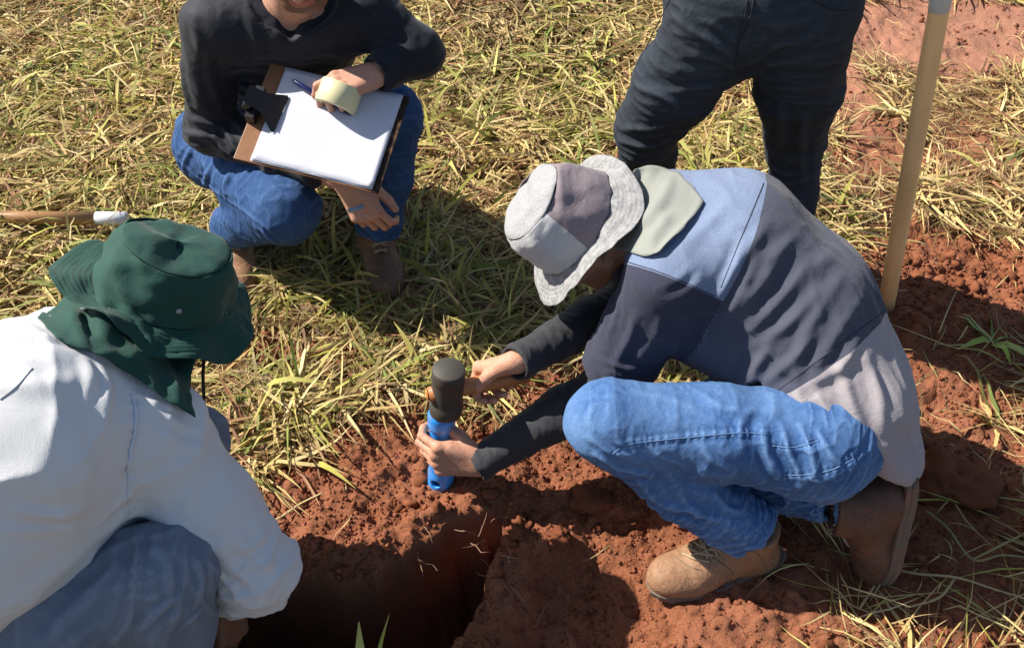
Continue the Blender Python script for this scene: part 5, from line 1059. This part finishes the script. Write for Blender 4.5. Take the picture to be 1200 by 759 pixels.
for (x, y), n_, L_, lab in (((392, 352), 26, .17, 'long dull green grass tuft between the boots of the squatting man'), ((468, 372), 16, .13, 'low grass tuft before the dark boot in shadow'), ((330, 352), 12, .10, 'small yellow grass tuft beside the tan boot toe')):
    leafy('grass_tuft', gpt(x, y), [(r.uniform(3.6, 6.2) if r.random() < .7 else r.uniform(0, 6.28), L_ * r.uniform(.6, 1.2), r.uniform(.005, .010), r.uniform(.5, 1.3), r.uniform(.6, 1.7), GREEN[r.integers(0, 7)]) for _ in range(n_)], lab, 'grass tuft', 'blade')
def stem(name, pts, r, c, label, cat, off=.012):
    P = spline([gpt(x, y, off + .012 * math.sin(3 * i)) for i, (x, y) in enumerate(pts)], 6); e = empty(name, P[0]); tag(e, label, cat)
    tube_obj('stalk', P, np.linspace(r, r * .6, len(P)), plain(name + '_mat', c, .8, .2, .3, 60), e, 6); return e, P
e, P = stem('straw_stalk', [(1013, 652), (1040, 664), (1075, 672), (1120, 676), (1165, 690), (1205, 702)], .0032, (.50, .38, .18), 'long pale dry stem lying on the soil beside the upright boot', 'stem')
for a, b_, c_ in (((1050, 668), (1030, 645), (1018, 628)), ((1040, 664), (1022, 690), (1004, 718)), ((1120, 676), (1100, 700), (1060, 712))):
    tube_obj('branch', spline([gpt(*a, .012), gpt(*b_, .02), gpt(*c_, .006)], 5), [.0026] * 10 + [.0012], bpy.data.materials['straw_stalk_mat'], e, 6)
e, P = stem('dry_twig', [(1085, 598), (1110, 618), (1140, 655), (1175, 650), (1215, 655)], .0030, (.30, .24, .10), 'dull forked twig in shadow at the right edge', 'twig', .03)
tube_obj('branch', spline([gpt(1140, 655, .03), gpt(1170, 640, .05), gpt(1210, 620, .02)], 5), [.0025] * 10 + [.001], bpy.data.materials['dry_twig_mat'], e, 6)
stem('bent_straw', [(300, 620), (330, 605), (352, 590), (378, 577)], .0030, (.62, .50, .24), 'thick pale straw lying near the white sleeve', 'straw')
# roots hanging from the cut wall of the pit
parts = []; r = np.random.default_rng(31)
for k in range(24):
    x0, y0 = [(r.uniform(470, 600), r.uniform(600, 660)), (r.uniform(566, 600), r.uniform(600, 730))][k % 2]; p = gpt(x0, y0); z = max(p[2], -.16); p = A(p[0], p[1], z); d = unit(A(r.normal(0, .7), -abs(r.normal(.4, .4)), r.normal(-.1, .5))); P = [p - d * .01]
    for i in range(6): d = unit(d + r.normal(0, .30, 3)); P.append(P[-1] + d * r.uniform(.006, .014))
    parts.append(tube(P, np.linspace(.0013, .0005, 7), 4, False))
V, Q = merge(parts); o = link('roots', poly_mesh('roots', V, Q), plain('root_mat', (.34, .19, .12), .8), None); tag(o, 'fine pale roots sticking out of the cut pit wall', 'roots', kind='stuff')
# larger clods one can tell apart
def clod(x, y, s, label, sq=(1, .8, .7), g='clods of red earth'):
    p = gpt(x, y); bm = bmesh.new(); bmesh.ops.create_icosphere(bm, subdivisions=4, radius=1); V = np.array([v.co[:] for v in bm.verts]); Q = np.array([[v.index for v in f.verts] for f in bm.faces]); bm.free()
    n = fbm(V[:, 0] + x, V[:, 1] + V[:, 2] * 1.7, 1.3, 3, int(x)) * .36 + vn(V[:, 0] * 4, V[:, 1] * 4, V[:, 2] * 4, int(y)) * .22 + vn(V[:, 0] * 11, V[:, 1] * 11, V[:, 2] * 11, 3) * .09 + vn(V[:, 0] * 24, V[:, 1] * 24, V[:, 2] * 24, 3) * .035
    V = V * (1 + n[:, None]) * s * np.array(sq) + p + A(0, 0, s * .12); o = obj_arr('earth_clod', V, Q, MCLOD, C=np.tile((.17, .058, .028), (len(V), 1)), smooth=False); tag(o, label, 'clod', g)
clod(1112, 572, .085, 'large rounded clod of dark earth in the shadow right of the boots', (1.1, .9, .75))
clod(690, 588, .040, 'lumpy clod of earth below the bent knee'); clod(735, 612, .034, 'clod of earth left of the tan boot laces', (1.2, .8, .6)); clod(612, 622, .032, 'clod of earth on the crumbling ridge of the pit', (.8, 1.1, .8)); clod(655, 628, .028, 'small clod of earth between the ridge and the knee shadow')
